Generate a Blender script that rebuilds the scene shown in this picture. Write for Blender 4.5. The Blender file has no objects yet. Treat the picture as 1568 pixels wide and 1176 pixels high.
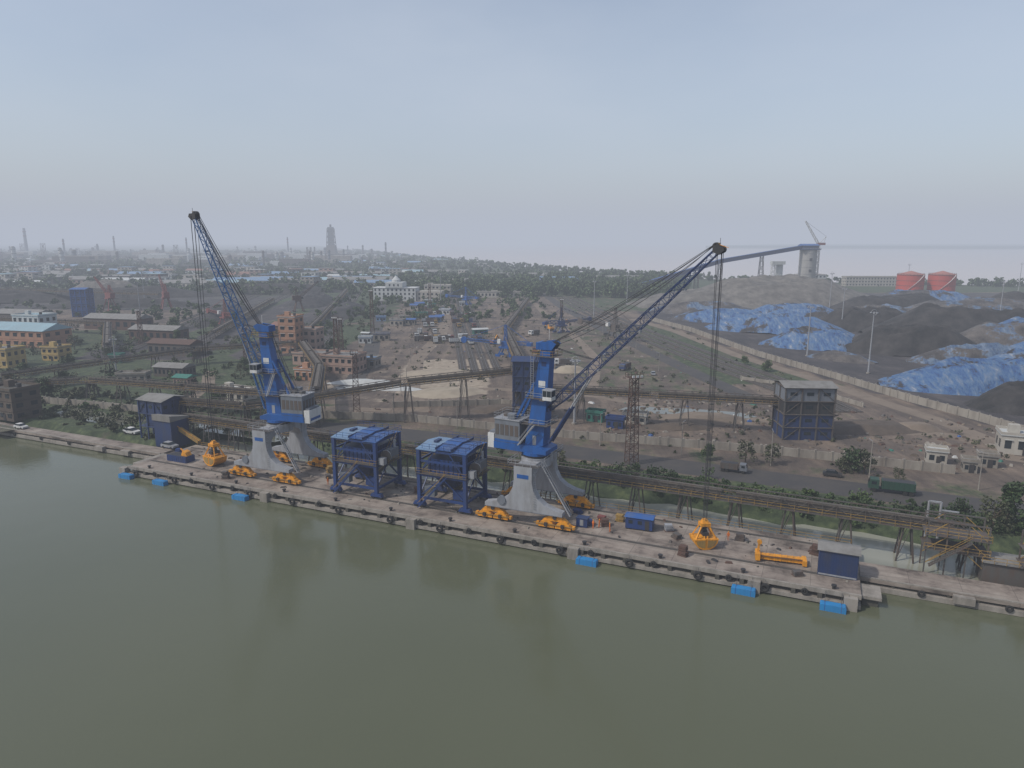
import bpy, math, random
import numpy as np
from mathutils import Vector, Matrix
random.seed(7); rng=np.random.default_rng(7)
R=math.radians
sc=bpy.context.scene
sc.view_settings.view_transform='Standard'; sc.view_settings.look='None'; sc.view_settings.exposure=0
# ------------------------------------------------------------------ frames
CU,CV=.9162,-.4008            # quay direction (world)
ROT=math.atan2(CV,CU)
def D(u,v,z=0.): return Vector((u*CU-v*CV, 126.8+u*CV+v*CU, z))
# ------------------------------------------------------------------ materials
def newmat(name):
    m=bpy.data.materials.new(name); m.use_nodes=True
    nt=m.node_tree; b=nt.nodes["Principled BSDF"]; return m,nt,b
def N(nt,t,**k):
    n=nt.nodes.new(t)
    for a,v in k.items():
        if a in n.inputs: n.inputs[a].default_value=v
        else: setattr(n,a,v)
    return n
def paint(name,col,rough=.5,metal=0.,dirt=.35,scale=.8,dcol=None,bump=0.,streak=True,wave=0):
    m,nt,b=newmat(name); L=nt.links.new
    tc=N(nt,'ShaderNodeTexCoord')
    mp=N(nt,'ShaderNodeMapping'); mp.inputs['Scale'].default_value=(1,1,.3 if streak else 1)
    L(tc.outputs['Object'],mp.inputs['Vector'])
    no=N(nt,'ShaderNodeTexNoise',Scale=scale,Detail=8.,Roughness=.65)
    L(mp.outputs[0],no.inputs['Vector'])
    cr=N(nt,'ShaderNodeValToRGB'); cr.color_ramp.elements[0].position=.42; cr.color_ramp.elements[1].position=.72
    L(no.outputs['Fac'],cr.inputs[0])
    ml=N(nt,'ShaderNodeMath',operation='MULTIPLY'); ml.inputs[1].default_value=dirt; L(cr.outputs[0],ml.inputs[0])
    mx=N(nt,'ShaderNodeMix',data_type='RGBA')
    d=dcol or tuple(c*.45+.02 for c in col)
    mx.inputs[6].default_value=(*col,1); mx.inputs[7].default_value=(*d,1)
    L(ml.outputs[0],mx.inputs[0])
    L(mx.outputs[2],b.inputs['Base Color'])
    b.inputs['Roughness'].default_value=rough; b.inputs['Metallic'].default_value=metal
    if wave:
        w=N(nt,'ShaderNodeTexWave',Scale=wave); w.bands_direction='X'; L(tc.outputs['Object'],w.inputs['Vector'])
        bp=N(nt,'ShaderNodeBump',Strength=.6,Distance=.05); L(w.outputs['Fac'],bp.inputs['Height']); L(bp.outputs[0],b.inputs['Normal'])
    elif bump:
        n2=N(nt,'ShaderNodeTexNoise',Scale=scale*6,Detail=6.); L(tc.outputs['Object'],n2.inputs['Vector'])
        bp=N(nt,'ShaderNodeBump',Strength=bump,Distance=.05); L(n2.outputs['Fac'],bp.inputs['Height']); L(bp.outputs[0],b.inputs['Normal'])
    return m
BLUE=paint('crane_blue_paint',(.01,.085,.3),.42,dirt=.55,dcol=(.02,.045,.11))
BOOMN=paint('boom_navy_paint',(.01,.03,.11),.5,dirt=.5,dcol=(.03,.035,.05))
BOOMB=paint('boom_blue_paint',(.015,.09,.25),.5,dirt=.5,dcol=(.03,.05,.09))
NAVY=paint('navy_paint',(.016,.036,.11),.5,dirt=.6,dcol=(.05,.05,.055))
STEELB=paint('hopper_blue_paint',(.012,.04,.15),.5,dirt=.6,dcol=(.04,.04,.05))
ROOFB=paint('blue_roof_sheet',(.025,.095,.3),.55,dirt=.7,dcol=(.1,.12,.16),scale=.5,streak=False,wave=1.6)
ROOFL=paint('pale_blue_roof_sheet',(.15,.25,.39),.6,dirt=.6,dcol=(.2,.2,.2),scale=.5,streak=False,wave=1.6)
GREY=paint('crane_grey_paint',(.29,.3,.32),.5,dirt=.6,dcol=(.14,.13,.12))
HOUSE=paint('machinery_house_grey',(.15,.165,.19),.5,dirt=.6,dcol=(.08,.08,.085))
WHITE=paint('white_paint',(.58,.58,.57),.5,dirt=.5,dcol=(.24,.23,.2))
YEL=paint('yellow_paint',(.7,.29,.012),.5,dirt=.7,dcol=(.2,.1,.03),scale=1.5)
YELD=paint('faded_yellow_paint',(.32,.2,.05),.6,dirt=.8,dcol=(.1,.07,.05),scale=1.5)
DARK=paint('dark_steel',(.028,.029,.032),.6,dirt=.4,dcol=(.07,.05,.04))
ROPE=paint('wire_rope',(.03,.03,.035),.6,dirt=0)
RUST=paint('rusty_steel',(.095,.052,.038),.8,dirt=.7,dcol=(.05,.04,.035),scale=1.5)
GSTEEL=paint('weathered_steel',(.085,.08,.075),.7,dirt=.8,dcol=(.1,.06,.042),scale=.7)
BELT=paint('conveyor_cover',(.115,.1,.083),.8,dirt=.8,dcol=(.055,.047,.04),scale=.3)
TYRE=paint('tyre_rubber',(.018,.018,.018),.85,dirt=.3)
FLOAT=paint('light_blue_fender',(.02,.2,.46),.5,dirt=.4)
GLASS=paint('window_glass',(.02,.028,.035),.12,dirt=.1)
CONC=paint('weathered_concrete',(.27,.245,.215),.85,dirt=.8,dcol=(.1,.09,.075),scale=.5,bump=.4)
CONCD=paint('wet_concrete',(.075,.07,.058),.8,dirt=.7,dcol=(.035,.034,.028),scale=.7,bump=.4)
WALLC=paint('wall_concrete',(.27,.245,.21),.85,dirt=.8,dcol=(.11,.092,.078),scale=.3,bump=.2)
ORANGE=paint('orange_plaster',(.35,.185,.115),.8,dirt=.6,dcol=(.2,.12,.085),scale=.3)
PINK=paint('pink_plaster',(.34,.23,.185),.8,dirt=.6,dcol=(.2,.145,.12),scale=.3)
YWALL=paint('yellow_plaster',(.42,.3,.11),.8,dirt=.6,dcol=(.2,.14,.07),scale=.3)
CREAM=paint('cream_plaster',(.38,.355,.31),.8,dirt=.6,dcol=(.22,.195,.165),scale=.3)
PALE=paint('pale_plaster',(.44,.455,.45),.8,dirt=.5,dcol=(.27,.265,.25),scale=.3)
TILE=paint('red_roof',(.22,.11,.08),.8,dirt=.6,dcol=(.13,.08,.06),scale=.4)
RROOF=paint('grey_roof',(.2,.195,.185),.8,dirt=.7,dcol=(.105,.096,.085),scale=.4)
CYAN=paint('cyan_roof',(.24,.36,.41),.7,dirt=.6,dcol=(.2,.25,.27),scale=.2,wave=1.)
GREEN=paint('green_paint',(.03,.16,.12),.6,dirt=.5)
DGREEN=paint('dark_green_paint',(.02,.06,.04),.6,dirt=.5)
REDP=paint('red_paint',(.42,.05,.03),.6,dirt=.5,dcol=(.25,.07,.05),scale=.2)
REDR=paint('faded_red_roof',(.34,.14,.11),.7,dirt=.5,scale=.2)
MAROON=paint('faded_red_steel',(.18,.055,.05),.7,dirt=.5)
CLOTH=paint('orange_workwear',(.6,.15,.02),.8,dirt=.2)
ASPH=paint('asphalt',(.05,.047,.047),.9,dirt=.8,dcol=(.08,.07,.06),scale=.12,streak=False,bump=.3)
DIRTR=paint('dirt_track',(.19,.15,.115),.95,dirt=.8,dcol=(.12,.093,.07),scale=.15,streak=False,bump=.3)
BALL=paint('rail_ballast',(.06,.052,.047),.95,dirt=.7,dcol=(.11,.09,.075),scale=.4,streak=False,bump=.5)
RAIL=paint('rail_steel',(.16,.14,.13),.4,metal=.5)
SILO=paint('silo_concrete',(.3,.29,.275),.85,dirt=.8,dcol=(.17,.155,.14),scale=.08)
SAND=paint('pale_sand',(.32,.27,.205),.95,dirt=.7,dcol=(.18,.148,.112),scale=.15,streak=False,bump=.4)
SOIL=paint('dark_soil',(.1,.077,.06),.95,dirt=.7,dcol=(.05,.042,.036),scale=.3,streak=False,bump=.4)

def deckmat():
    m,nt,b=newmat('wharf_deck_concrete'); L=nt.links.new
    tc=N(nt,'ShaderNodeTexCoord')
    n1=N(nt,'ShaderNodeTexNoise',Scale=.16,Detail=10.,Roughness=.7); L(tc.outputs['Object'],n1.inputs['Vector'])
    cr=N(nt,'ShaderNodeValToRGB'); e=cr.color_ramp.elements
    e[0].position=.36;e[0].color=(.08,.063,.053,1); e[1].position=.68;e[1].color=(.34,.295,.25,1)
    k=cr.color_ramp.elements.new(.49); k.color=(.23,.19,.16,1)
    L(n1.outputs['Fac'],cr.inputs[0])
    br=N(nt,'ShaderNodeTexBrick',Scale=1.); br.offset=0
    br.inputs['Brick Width'].default_value=7.5; br.inputs['Row Height'].default_value=5.; br.inputs['Mortar Size'].default_value=.05
    br.inputs['Color1'].default_value=(1,1,1,1);br.inputs['Color2'].default_value=(.78,.78,.78,1);br.inputs['Mortar'].default_value=(.45,.45,.45,1)
    L(tc.outputs['Object'],br.inputs['Vector'])
    mx=N(nt,'ShaderNodeMix',data_type='RGBA',blend_type='MULTIPLY'); mx.inputs[0].default_value=.8
    L(cr.outputs[0],mx.inputs[6]); L(br.outputs[0],mx.inputs[7])
    mp=N(nt,'ShaderNodeMapping'); mp.inputs['Scale'].default_value=(.12,1,1); L(tc.outputs['Object'],mp.inputs['Vector'])
    n2=N(nt,'ShaderNodeTexNoise',Scale=.8,Detail=7.,Roughness=.7); L(mp.outputs[0],n2.inputs['Vector'])
    c2=N(nt,'ShaderNodeValToRGB'); c2.color_ramp.elements[0].position=.52;c2.color_ramp.elements[1].position=.78; L(n2.outputs['Fac'],c2.inputs[0])
    m2=N(nt,'ShaderNodeMix',data_type='RGBA'); L(c2.outputs[0],m2.inputs[0]); L(mx.outputs[2],m2.inputs[6]); m2.inputs[7].default_value=(.07,.06,.052,1)
    L(m2.outputs[2],b.inputs['Base Color'])
    b.inputs['Roughness'].default_value=.85
    return m
DECK=deckmat()
def groundmat():
    m,nt,b=newmat('ground_soil_and_scrub'); L=nt.links.new
    g=N(nt,'ShaderNodeNewGeometry'); at=N(nt,'ShaderNodeAttribute',attribute_name='zone')
    sp=N(nt,'ShaderNodeSeparateColor'); L(at.outputs['Color'],sp.inputs[0])
    mp=N(nt,'ShaderNodeMapping'); mp.inputs['Rotation'].default_value=(0,0,-.11); mp.inputs['Scale'].default_value=(1,.14,1); L(g.outputs['Position'],mp.inputs['Vector'])
    def noise(s,d=9.,r=.62,st=False):
        n=N(nt,'ShaderNodeTexNoise',Scale=s,Detail=d,Roughness=r); L(mp.outputs[0] if st else g.outputs['Position'],n.inputs['Vector']); return n
    def ramp(sock,p0,c0,p1,c1,mid=None):
        cr=N(nt,'ShaderNodeValToRGB'); e=cr.color_ramp.elements
        e[0].position=p0;e[0].color=(*c0,1);e[1].position=p1;e[1].color=(*c1,1)
        if mid: k=e.new(mid[0]); k.color=(*mid[1],1)
        L(sock,cr.inputs[0]); return cr
    nA=noise(.05,11.,.7); nB=noise(.018); nC=noise(.4,6.); nS=noise(.16,9.,.7,True)
    av=N(nt,'ShaderNodeMix',data_type='FLOAT'); av.inputs[0].default_value=.5; L(nA.outputs['Fac'],av.inputs[2]); L(nS.outputs['Fac'],av.inputs[3])
    brown=ramp(av.outputs[0],.36,(.045,.036,.032),.67,(.245,.185,.138),(.5,(.112,.086,.068)))
    green=ramp(nC.outputs['Fac'],.3,(.018,.028,.012),.75,(.1,.12,.048),(.52,(.043,.06,.026)))
    coal=ramp(av.outputs[0],.34,(.018,.017,.02),.7,(.115,.098,.092),(.5,(.045,.04,.042)))
    sand=ramp(nC.outputs['Fac'],.3,(.2,.16,.118),.7,(.37,.31,.24))
    def mask(ch,nz,gain=6.):
        a=N(nt,'ShaderNodeMath',operation='ADD'); L(sp.outputs[ch],a.inputs[0]); L(nz,a.inputs[1])
        s=N(nt,'ShaderNodeMath',operation='SUBTRACT'); L(a.outputs[0],s.inputs[0]); s.inputs[1].default_value=1.0
        q=N(nt,'ShaderNodeMath',operation='MULTIPLY'); q.use_clamp=True; L(s.outputs[0],q.inputs[0]); q.inputs[1].default_value=gain
        return q
    def mix(f,a,c):
        x=N(nt,'ShaderNodeMix',data_type='RGBA'); L(f.outputs[0],x.inputs[0]); L(a,x.inputs[6]); L(c,x.inputs[7]); return x.outputs[2]
    nD=noise(.09,10.,.7)
    gv=N(nt,'ShaderNodeMix',data_type='FLOAT'); gv.inputs[0].default_value=.45; L(nD.outputs['Fac'],gv.inputs[2]); L(nS.outputs['Fac'],gv.inputs[3])
    c=mix(mask(1,nB.outputs['Fac']),brown.outputs[0],coal.outputs[0])
    c=mix(mask(0,gv.outputs[0],9.),c,green.outputs[0])
    c=mix(mask(2,nA.outputs['Fac']),c,sand.outputs[0])
    L(c,b.inputs['Base Color']); b.inputs['Roughness'].default_value=.95
    bp=N(nt,'ShaderNodeBump',Strength=.8,Distance=.5); L(nC.outputs['Fac'],bp.inputs['Height']); L(bp.outputs[0],b.inputs['Normal'])
    return m
def leafmat(name,a,b_,c):
    m,nt,b=newmat(name); L=nt.links.new
    g=N(nt,'ShaderNodeNewGeometry')
    n=N(nt,'ShaderNodeTexNoise',Scale=.5,Detail=4.); L(g.outputs['Position'],n.inputs['Vector'])
    n2=N(nt,'ShaderNodeTexNoise',Scale=.05,Detail=2.); L(g.outputs['Position'],n2.inputs['Vector'])
    ad=N(nt,'ShaderNodeMath',operation='ADD'); L(n.outputs['Fac'],ad.inputs[0]); L(n2.outputs['Fac'],ad.inputs[1])
    hf=N(nt,'ShaderNodeMath',operation='MULTIPLY'); hf.inputs[1].default_value=.5; L(ad.outputs[0],hf.inputs[0])
    cr=N(nt,'ShaderNodeValToRGB'); e=cr.color_ramp.elements
    e[0].position=.35;e[0].color=(*a,1);e[1].position=.66;e[1].color=(*c,1);k=e.new(.5);k.color=(*b_,1)
    L(hf.outputs[0],cr.inputs[0]); L(cr.outputs[0],b.inputs['Base Color']); b.inputs['Roughness'].default_value=.7
    return m
LEAF=leafmat('foliage',(.014,.028,.009),(.038,.066,.019),(.08,.118,.032))
LEAFD=leafmat('dry_foliage',(.03,.034,.017),(.055,.062,.028),(.09,.096,.043))
BARK=paint('bark',(.09,.065,.045),.9)
def heapmat(name,base,top,tarp=None,th=.5,sc_=.03):
    m,nt,b=newmat(name); L=nt.links.new
    g=N(nt,'ShaderNodeNewGeometry')
    n=N(nt,'ShaderNodeTexNoise',Scale=.12,Detail=10.,Roughness=.65); L(g.outputs['Position'],n.inputs['Vector'])
    cr=N(nt,'ShaderNodeValToRGB'); e=cr.color_ramp.elements
    e[0].position=.35;e[0].color=(*base,1);e[1].position=.68;e[1].color=(*top,1)
    L(n.outputs['Fac'],cr.inputs[0]); out=cr.outputs[0]; hsock=n.outputs['Fac']
    if tarp:
        mp=N(nt,'ShaderNodeMapping'); mp.inputs['Rotation'].default_value=(0,0,.5); mp.inputs['Scale'].default_value=(1,.28,.5); L(g.outputs['Position'],mp.inputs['Vector'])
        n3=N(nt,'ShaderNodeTexNoise',Scale=.4,Detail=9.,Roughness=.75); L(mp.outputs[0],n3.inputs['Vector'])
        c3=N(nt,'ShaderNodeValToRGB'); q=c3.color_ramp.elements
        q[0].position=.34;q[0].color=(.03,.035,.05,1);q[1].position=.7;q[1].color=(.4,.42,.46,1)
        k=q.new(.43);k.color=(*tarp,1);k=q.new(.51);k.color=(tarp[0]*2.,tarp[1]*1.5,tarp[2]*1.1,1);k=q.new(.6);k.color=(.15,.2,.29,1)
        L(n3.outputs['Fac'],c3.inputs[0])
        n2=N(nt,'ShaderNodeTexNoise',Scale=sc_,Detail=9.,Roughness=.72); L(g.outputs['Position'],n2.inputs['Vector'])
        c2=N(nt,'ShaderNodeValToRGB'); c2.color_ramp.elements[0].position=th-.015;c2.color_ramp.elements[1].position=th+.015
        L(n2.outputs['Fac'],c2.inputs[0])
        mx=N(nt,'ShaderNodeMix',data_type='RGBA'); L(c2.outputs[0],mx.inputs[0]); L(out,mx.inputs[6]); L(c3.outputs[0],mx.inputs[7]); out=mx.outputs[2]; hsock=n3.outputs['Fac']
    L(out,b.inputs['Base Color']); b.inputs['Roughness'].default_value=.9 if not tarp else .6
    bp=N(nt,'ShaderNodeBump',Strength=1.,Distance=1.4 if tarp else .8); L(hsock,bp.inputs['Height']); L(bp.outputs[0],b.inputs['Normal'])
    return m
COAL=heapmat('coal',(.013,.013,.014),(.05,.045,.044))
COALT=heapmat('coal_under_blue_tarpaulin',(.022,.021,.023),(.1,.088,.084),(.035,.1,.26),.465)
COALG=heapmat('coal_with_grey_dust',(.038,.034,.034),(.15,.13,.115),(.05,.1,.2),.53)
ASH=heapmat('ash_stockpile',(.08,.074,.067),(.175,.16,.142))
# ------------------------------------------------------------------ mesh builder
class MB:
    def __init__(s): s.V=[];s.F=[];s.M=[];s.mats=[]
    def mi(s,m):
        if m not in s.mats: s.mats.append(m)
        return s.mats.index(m)
    def add(s,vs,fs,m):
        o=len(s.V); i=s.mi(m); s.V+= [tuple(v) for v in vs]
        for f in fs: s.F.append([o+k for k in f]); s.M.append(i)
    def box(s,c,sz,m,rz=0.,taper=1.,off=(0,0)):
        x,y,z=[a/2 for a in sz]; vs=[]
        for zz,t,o in((-z,1,(0,0)),(z,taper,off)):
            for a,b in((-x,-y),(x,-y),(x,y),(-x,y)):
                a=a*t+o[0];b=b*t+o[1]
                vs.append((c[0]+a*math.cos(rz)-b*math.sin(rz),c[1]+a*math.sin(rz)+b*math.cos(rz),c[2]+zz))
        s.add(vs,[(3,2,1,0),(4,5,6,7),(0,1,5,4),(1,2,6,5),(2,3,7,6),(3,0,4,7)],m)
    def bb(s,x0,x1,y0,y1,z0,z1,m): s.box(((x0+x1)/2,(y0+y1)/2,(z0+z1)/2),(x1-x0,y1-y0,z1-z0),m)
    def beam(s,p,q,w,m,h=None,w2=None):
        p=Vector(p);q=Vector(q);d=q-p
        if d.length<1e-6:return
        d.normalize(); up=Vector((0,0,1)) if abs(d.z)<.95 else Vector((1,0,0))
        a=d.cross(up).normalized(); b=a.cross(d); h=h or w; w2=w2 or 1
        vs=[]
        for pt,k in((p,1),(q,w2)):
            for i,j in((-1,-1),(1,-1),(1,1),(-1,1)): vs.append(pt+a*i*w/2*k+b*j*h/2*k)
        s.add(vs,[(0,1,2,3),(7,6,5,4),(0,4,5,1),(1,5,6,2),(2,6,7,3),(3,7,4,0)],m)
    def cyl(s,p,q,r,m,r2=None,n=12):
        p=Vector(p);q=Vector(q);d=(q-p).normalized(); up=Vector((0,0,1)) if abs(d.z)<.95 else Vector((1,0,0))
        a=d.cross(up).normalized(); b=a.cross(d); r2=r if r2 is None else r2
        vs=[]
        for pt,k in((p,r),(q,r2)):
            for i in range(n):
                t=2*math.pi*i/n; vs.append(pt+a*math.cos(t)*k+b*math.sin(t)*k)
        fs=[(i,(i+1)%n,n+(i+1)%n,n+i) for i in range(n)]+[tuple(range(n-1,-1,-1)),tuple(range(n,2*n))]
        s.add(vs,fs,m)
    def prism(s,pts,y0,y1,m,axis='y'):
        n=len(pts); f=(lambda a,b,y:(a,y,b)) if axis=='y' else (lambda a,b,y:(y,a,b)) if axis=='x' else (lambda a,b,y:(a,b,y))
        vs=[f(a,b,y0) for a,b in pts]+[f(a,b,y1) for a,b in pts]
        s.add(vs,[tuple(range(n)),tuple(range(2*n-1,n-1,-1))]+[(i,i+n,(i+1)%n+n,(i+1)%n) for i in range(n)],m)
    def torus(s,c,r,r2,m,n=14,k=7,ax='y'):
        vs=[];
        for i in range(n):
            t=2*math.pi*i/n
            for j in range(k):
                a=2*math.pi*j/k; rr=r+r2*math.cos(a); 
                p=(rr*math.cos(t),r2*math.sin(a),rr*math.sin(t)) if ax=='y' else (r2*math.sin(a),rr*math.cos(t),rr*math.sin(t))
                vs.append((c[0]+p[0],c[1]+p[1],c[2]+p[2]))
        s.add(vs,[(i*k+j,((i+1)%n)*k+j,((i+1)%n)*k+(j+1)%k,i*k+(j+1)%k) for i in range(n) for j in range(k)],m)
    def lattice(s,p,q,w0,w1,n,t,m,h0=None,h1=None,prof=None,tm=None):
        p=Vector(p);q=Vector(q);d=(q-p);L=d.length;d.normalize(); up=Vector((0,0,1)) if abs(d.z)<.95 else Vector((1,0,0))
        a=d.cross(up).normalized(); b=a.cross(d); h0=h0 or w0; h1=h1 or w1; tm=tm or t*.6
        def ring(i):
            f=i/n; k=prof(f) if prof else 1
            w=(w0+(w1-w0)*f)*k/2; h=(h0+(h1-h0)*f)*k/2; o=p+d*L*f
            return [o+a*x*w+b*y*h for x,y in((-1,-1),(1,-1),(1,1),(-1,1))]
        rs=[ring(i) for i in range(n+1)]
        for i in range(n):
            for j in range(4):
                s.beam(rs[i][j],rs[i+1][j],t,m); k=(j+1)%4
                s.beam(rs[i][j],rs[i][k],tm,m)
                if (i+j)%2: s.beam(rs[i][j],rs[i+1][k],tm,m)
                else: s.beam(rs[i][k],rs[i+1][j],tm,m)
        for j in range(4): s.beam(rs[n][j],rs[n][(j+1)%4],tm,m)
    def rail(s,pts,m=None,h=1.1,st=1.6,t=.07):
        m=m or YEL
        for p,q in zip(pts[:-1],pts[1:]):
            p=Vector(p);q=Vector(q);L=(q-p).length; n=max(1,int(L/st))
            for i in range(n+1):
                o=p.lerp(q,i/n); s.beam(o,o+Vector((0,0,h)),t,m)
            for z in(h,h*.5): s.beam(p+Vector((0,0,z)),q+Vector((0,0,z)),t,m)
    def stair(s,p,q,w,m,rm=None):
        p=Vector(p);q=Vector(q); n=max(3,int(abs(q.z-p.z)/.3)); 
        d=Vector((q.x-p.x,q.y-p.y,0)).normalized(); sd=Vector((-d.y,d.x,0))*w/2
        for k in(-1,1):
            s.beam(p+sd*k,q+sd*k,.08,m,h=.25); s.beam(p+sd*k+Vector((0,0,1)),q+sd*k+Vector((0,0,1)),.06,rm or YEL)
        for i in range(n):
            o=p.lerp(q,(i+.5)/n); s.beam(o-sd,o+sd,.22,m,h=.05)
    def mesh(s,name):
        me=bpy.data.meshes.new(name); me.from_pydata(s.V,[],s.F)
        for m in s.mats: me.materials.append(m)
        me.polygons.foreach_set('material_index',s.M); me.update(); return me
    def obj(s,name,loc=(0,0,0),rz=0.,parent=None):
        return place(s.mesh(name),name,loc,rz,parent)
def place(me,name,loc=(0,0,0),rz=0.,parent=None,scale=1.):
    o=bpy.data.objects.new(name,me); sc.collection.objects.link(o); o.location=loc; o.rotation_euler=(0,0,rz)
    o.scale=(scale,)*3
    if parent: o.parent=parent
    return o
def empty(name,loc,rz=0.):
    o=bpy.data.objects.new(name,None); sc.collection.objects.link(o); o.location=loc; o.rotation_euler=(0,0,rz); o.empty_display_size=.5; return o
# ------------------------------------------------------------------ ground
def ybank(x):
    f=lambda v:126.8-.4375*x+v/.9162
    xs=-96.
    a,b=f(16.5),f(32.)
    t=min(1,max(0,(x-xs)/10)); return a+(b-a)*t+1.1*math.sin(x*.21)+.8*math.sin(x*.53+1)
cx=[-14000,-2500,-739,-299,71,200,311,483,640,900,1500,4000]; cy=[24000,9000,3650,2294,1380,1130,1010,930,880,820,740,640]
def ycoast(x): return float(np.interp(x,cx,cy))+6*math.sin(x*.05)
wx=[500,433,340,282,241,214,188,150]; wxx=[96,110,119,131,138,145,150,158]
def wallx(y): return float(np.interp(y,wx[::-1],wxx[::-1]))
def sm(a,b,x): t=min(1,max(0,(x-a)/(b-a))); return t*t*(3-2*t)
def zone(x,y):
    u=x*CU+(y-126.8)*CV; v=-x*CV+(y-126.8)*CU
    g=.43; c=.36; s=0.
    if v<47 and u>-100: g=.85
    if 47<=v<70 and u>-100: g=.52
    if u<=-100 and v<75: g=.68
    if 76<v<115 and -10<u<130: g=.36; c=.45
    if x<-88 and 190<y<470: g=.66
    if 78<x<wallx(y)-8 and 270<y<470: g=.62
    if 20<x<80 and 250<y<460: g=.53
    xe=x+.11*(y-300)
    if y>330 and xe<-95 and xe>-205 and y<800:
        k=(xe+205)%37; c=.9 if k<23 else .35; g=.3 if k<23 else .72
    if y>440 and y<900 and x<-215: c=.8*sm(560,600,y)+.35; g=.47
    if y>480 and -95<xe<-62: g=.62
    if x>wallx(y)-1 and y<860: c=.85; g=.2
    if x>40 and y>560 and x<wallx(y)+40: g=.6;c=.3
    if y>640: g=max(g,.42+.25*sm(640,800,y)) if x<150 else g
    if y>760: g=.78; c=0
    if y>1150: g=.62
    if -50<x<-8 and 252<y<330: s=.75; g=.2
    if -75<x<-40 and 240<y<300: s=.55; g=.25
    if -62<xe<90 and 300<y<640: s=max(s,.33)
    return g,c,s
xs=[-14000,-9000,-6000,-4000,-3000,-2400,-2000,-1600,-1300,-1050,-900,-800,-700,-620,-560,-500,-460,-430]
xs+=list(np.arange(-400,330,5.))+[340,350,360,375,390,410,430,450,480,520,570,640,720,850,1000,1300,1800,2600,4000]
ss=[0,4.5]+list(np.arange(8,420,5.)); st=5.
while ss[-1]<30000: st*=1.045; ss.append(ss[-1]+st)
V=[];C=[];F=[];nr=len(ss); fin=[]
for x in xs:
    yb=ybank(x); yc=ycoast(x)
    for i,q in enumerate(ss):
        y=min(yb+q,yc); V.append((x,y,-2.8 if i==0 else 0.)); C.append((*zone(x,y),1.)); fin.append(yb+q<yc)
for a in range(len(xs)-1):
    for i in range(nr-1):
        k=a*nr+i
        if fin[k] or fin[k+nr]: F.append((k,k+nr,k+nr+1,k+1))
me=bpy.data.meshes.new('ground'); me.from_pydata(V,[],F); ca=me.color_attributes.new('zone','FLOAT_COLOR','POINT')
ca.data.foreach_set('color',np.array(C,dtype=np.float32).ravel()); me.materials.append(groundmat()); place(me,'ground')
m=MB(); m.prism([(1500,5600),(2200,5300),(3200,5000),(9000,5000),(9000,9000),(3000,8000)],-2.5,14,DGREEN,axis='z'); m.obj('far_shore_land')
# ------------------------------------------------------------------ water
def watermat():
    m,nt,b=newmat('river_water'); L=nt.links.new
    g=N(nt,'ShaderNodeNewGeometry'); sx=N(nt,'ShaderNodeSeparateXYZ'); L(g.outputs['Position'],sx.inputs[0])
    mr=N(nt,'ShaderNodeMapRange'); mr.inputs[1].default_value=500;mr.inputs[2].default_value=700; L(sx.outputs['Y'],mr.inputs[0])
    n0=N(nt,'ShaderNodeTexNoise',Scale=.012,Detail=4.); L(g.outputs['Position'],n0.inputs['Vector'])
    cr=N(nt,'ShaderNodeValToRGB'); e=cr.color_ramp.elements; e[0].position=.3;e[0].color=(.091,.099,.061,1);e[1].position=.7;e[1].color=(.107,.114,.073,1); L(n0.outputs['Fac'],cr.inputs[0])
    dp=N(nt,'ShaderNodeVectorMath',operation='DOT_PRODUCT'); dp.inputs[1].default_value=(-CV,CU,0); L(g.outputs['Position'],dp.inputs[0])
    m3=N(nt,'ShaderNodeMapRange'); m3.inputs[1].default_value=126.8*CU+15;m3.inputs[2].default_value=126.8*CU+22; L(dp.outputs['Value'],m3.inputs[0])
    mc=N(nt,'ShaderNodeMix',data_type='RGBA'); L(m3.outputs[0],mc.inputs[0]); L(cr.outputs[0],mc.inputs[6]); mc.inputs[7].default_value=(.27,.27,.22,1)  # channel behind wharf: paler muddy colour, also standing in for reflected sky
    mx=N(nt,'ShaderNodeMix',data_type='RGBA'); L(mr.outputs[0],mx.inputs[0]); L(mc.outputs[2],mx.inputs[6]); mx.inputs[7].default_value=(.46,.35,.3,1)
    L(mx.outputs[2],b.inputs['Base Color']); b.inputs['Roughness'].default_value=.11; b.inputs['IOR'].default_value=1.34
    n1=N(nt,'ShaderNodeTexNoise',Scale=1.3,Detail=5.,Roughness=.6); L(g.outputs['Position'],n1.inputs['Vector'])
    n2=N(nt,'ShaderNodeTexNoise',Scale=.12,Detail=3.); L(g.outputs['Position'],n2.inputs['Vector'])
    b1=N(nt,'ShaderNodeBump',Strength=.14,Distance=.12); L(n1.outputs['Fac'],b1.inputs['Height'])
    b2=N(nt,'ShaderNodeBump',Strength=.12,Distance=.4); L(n2.outputs['Fac'],b2.inputs['Height']); L(b1.outputs[0],b2.inputs['Normal'])
    L(b2.outputs[0],b.inputs['Normal']); return m
m=MB(); W=60000; m.add([(-W,-W,-2.2),(W,-W,-2.2),(W,W,-2.2),(-W,W,-2.2)],[(0,1,2,3)],watermat()); m.obj('water')
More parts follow.
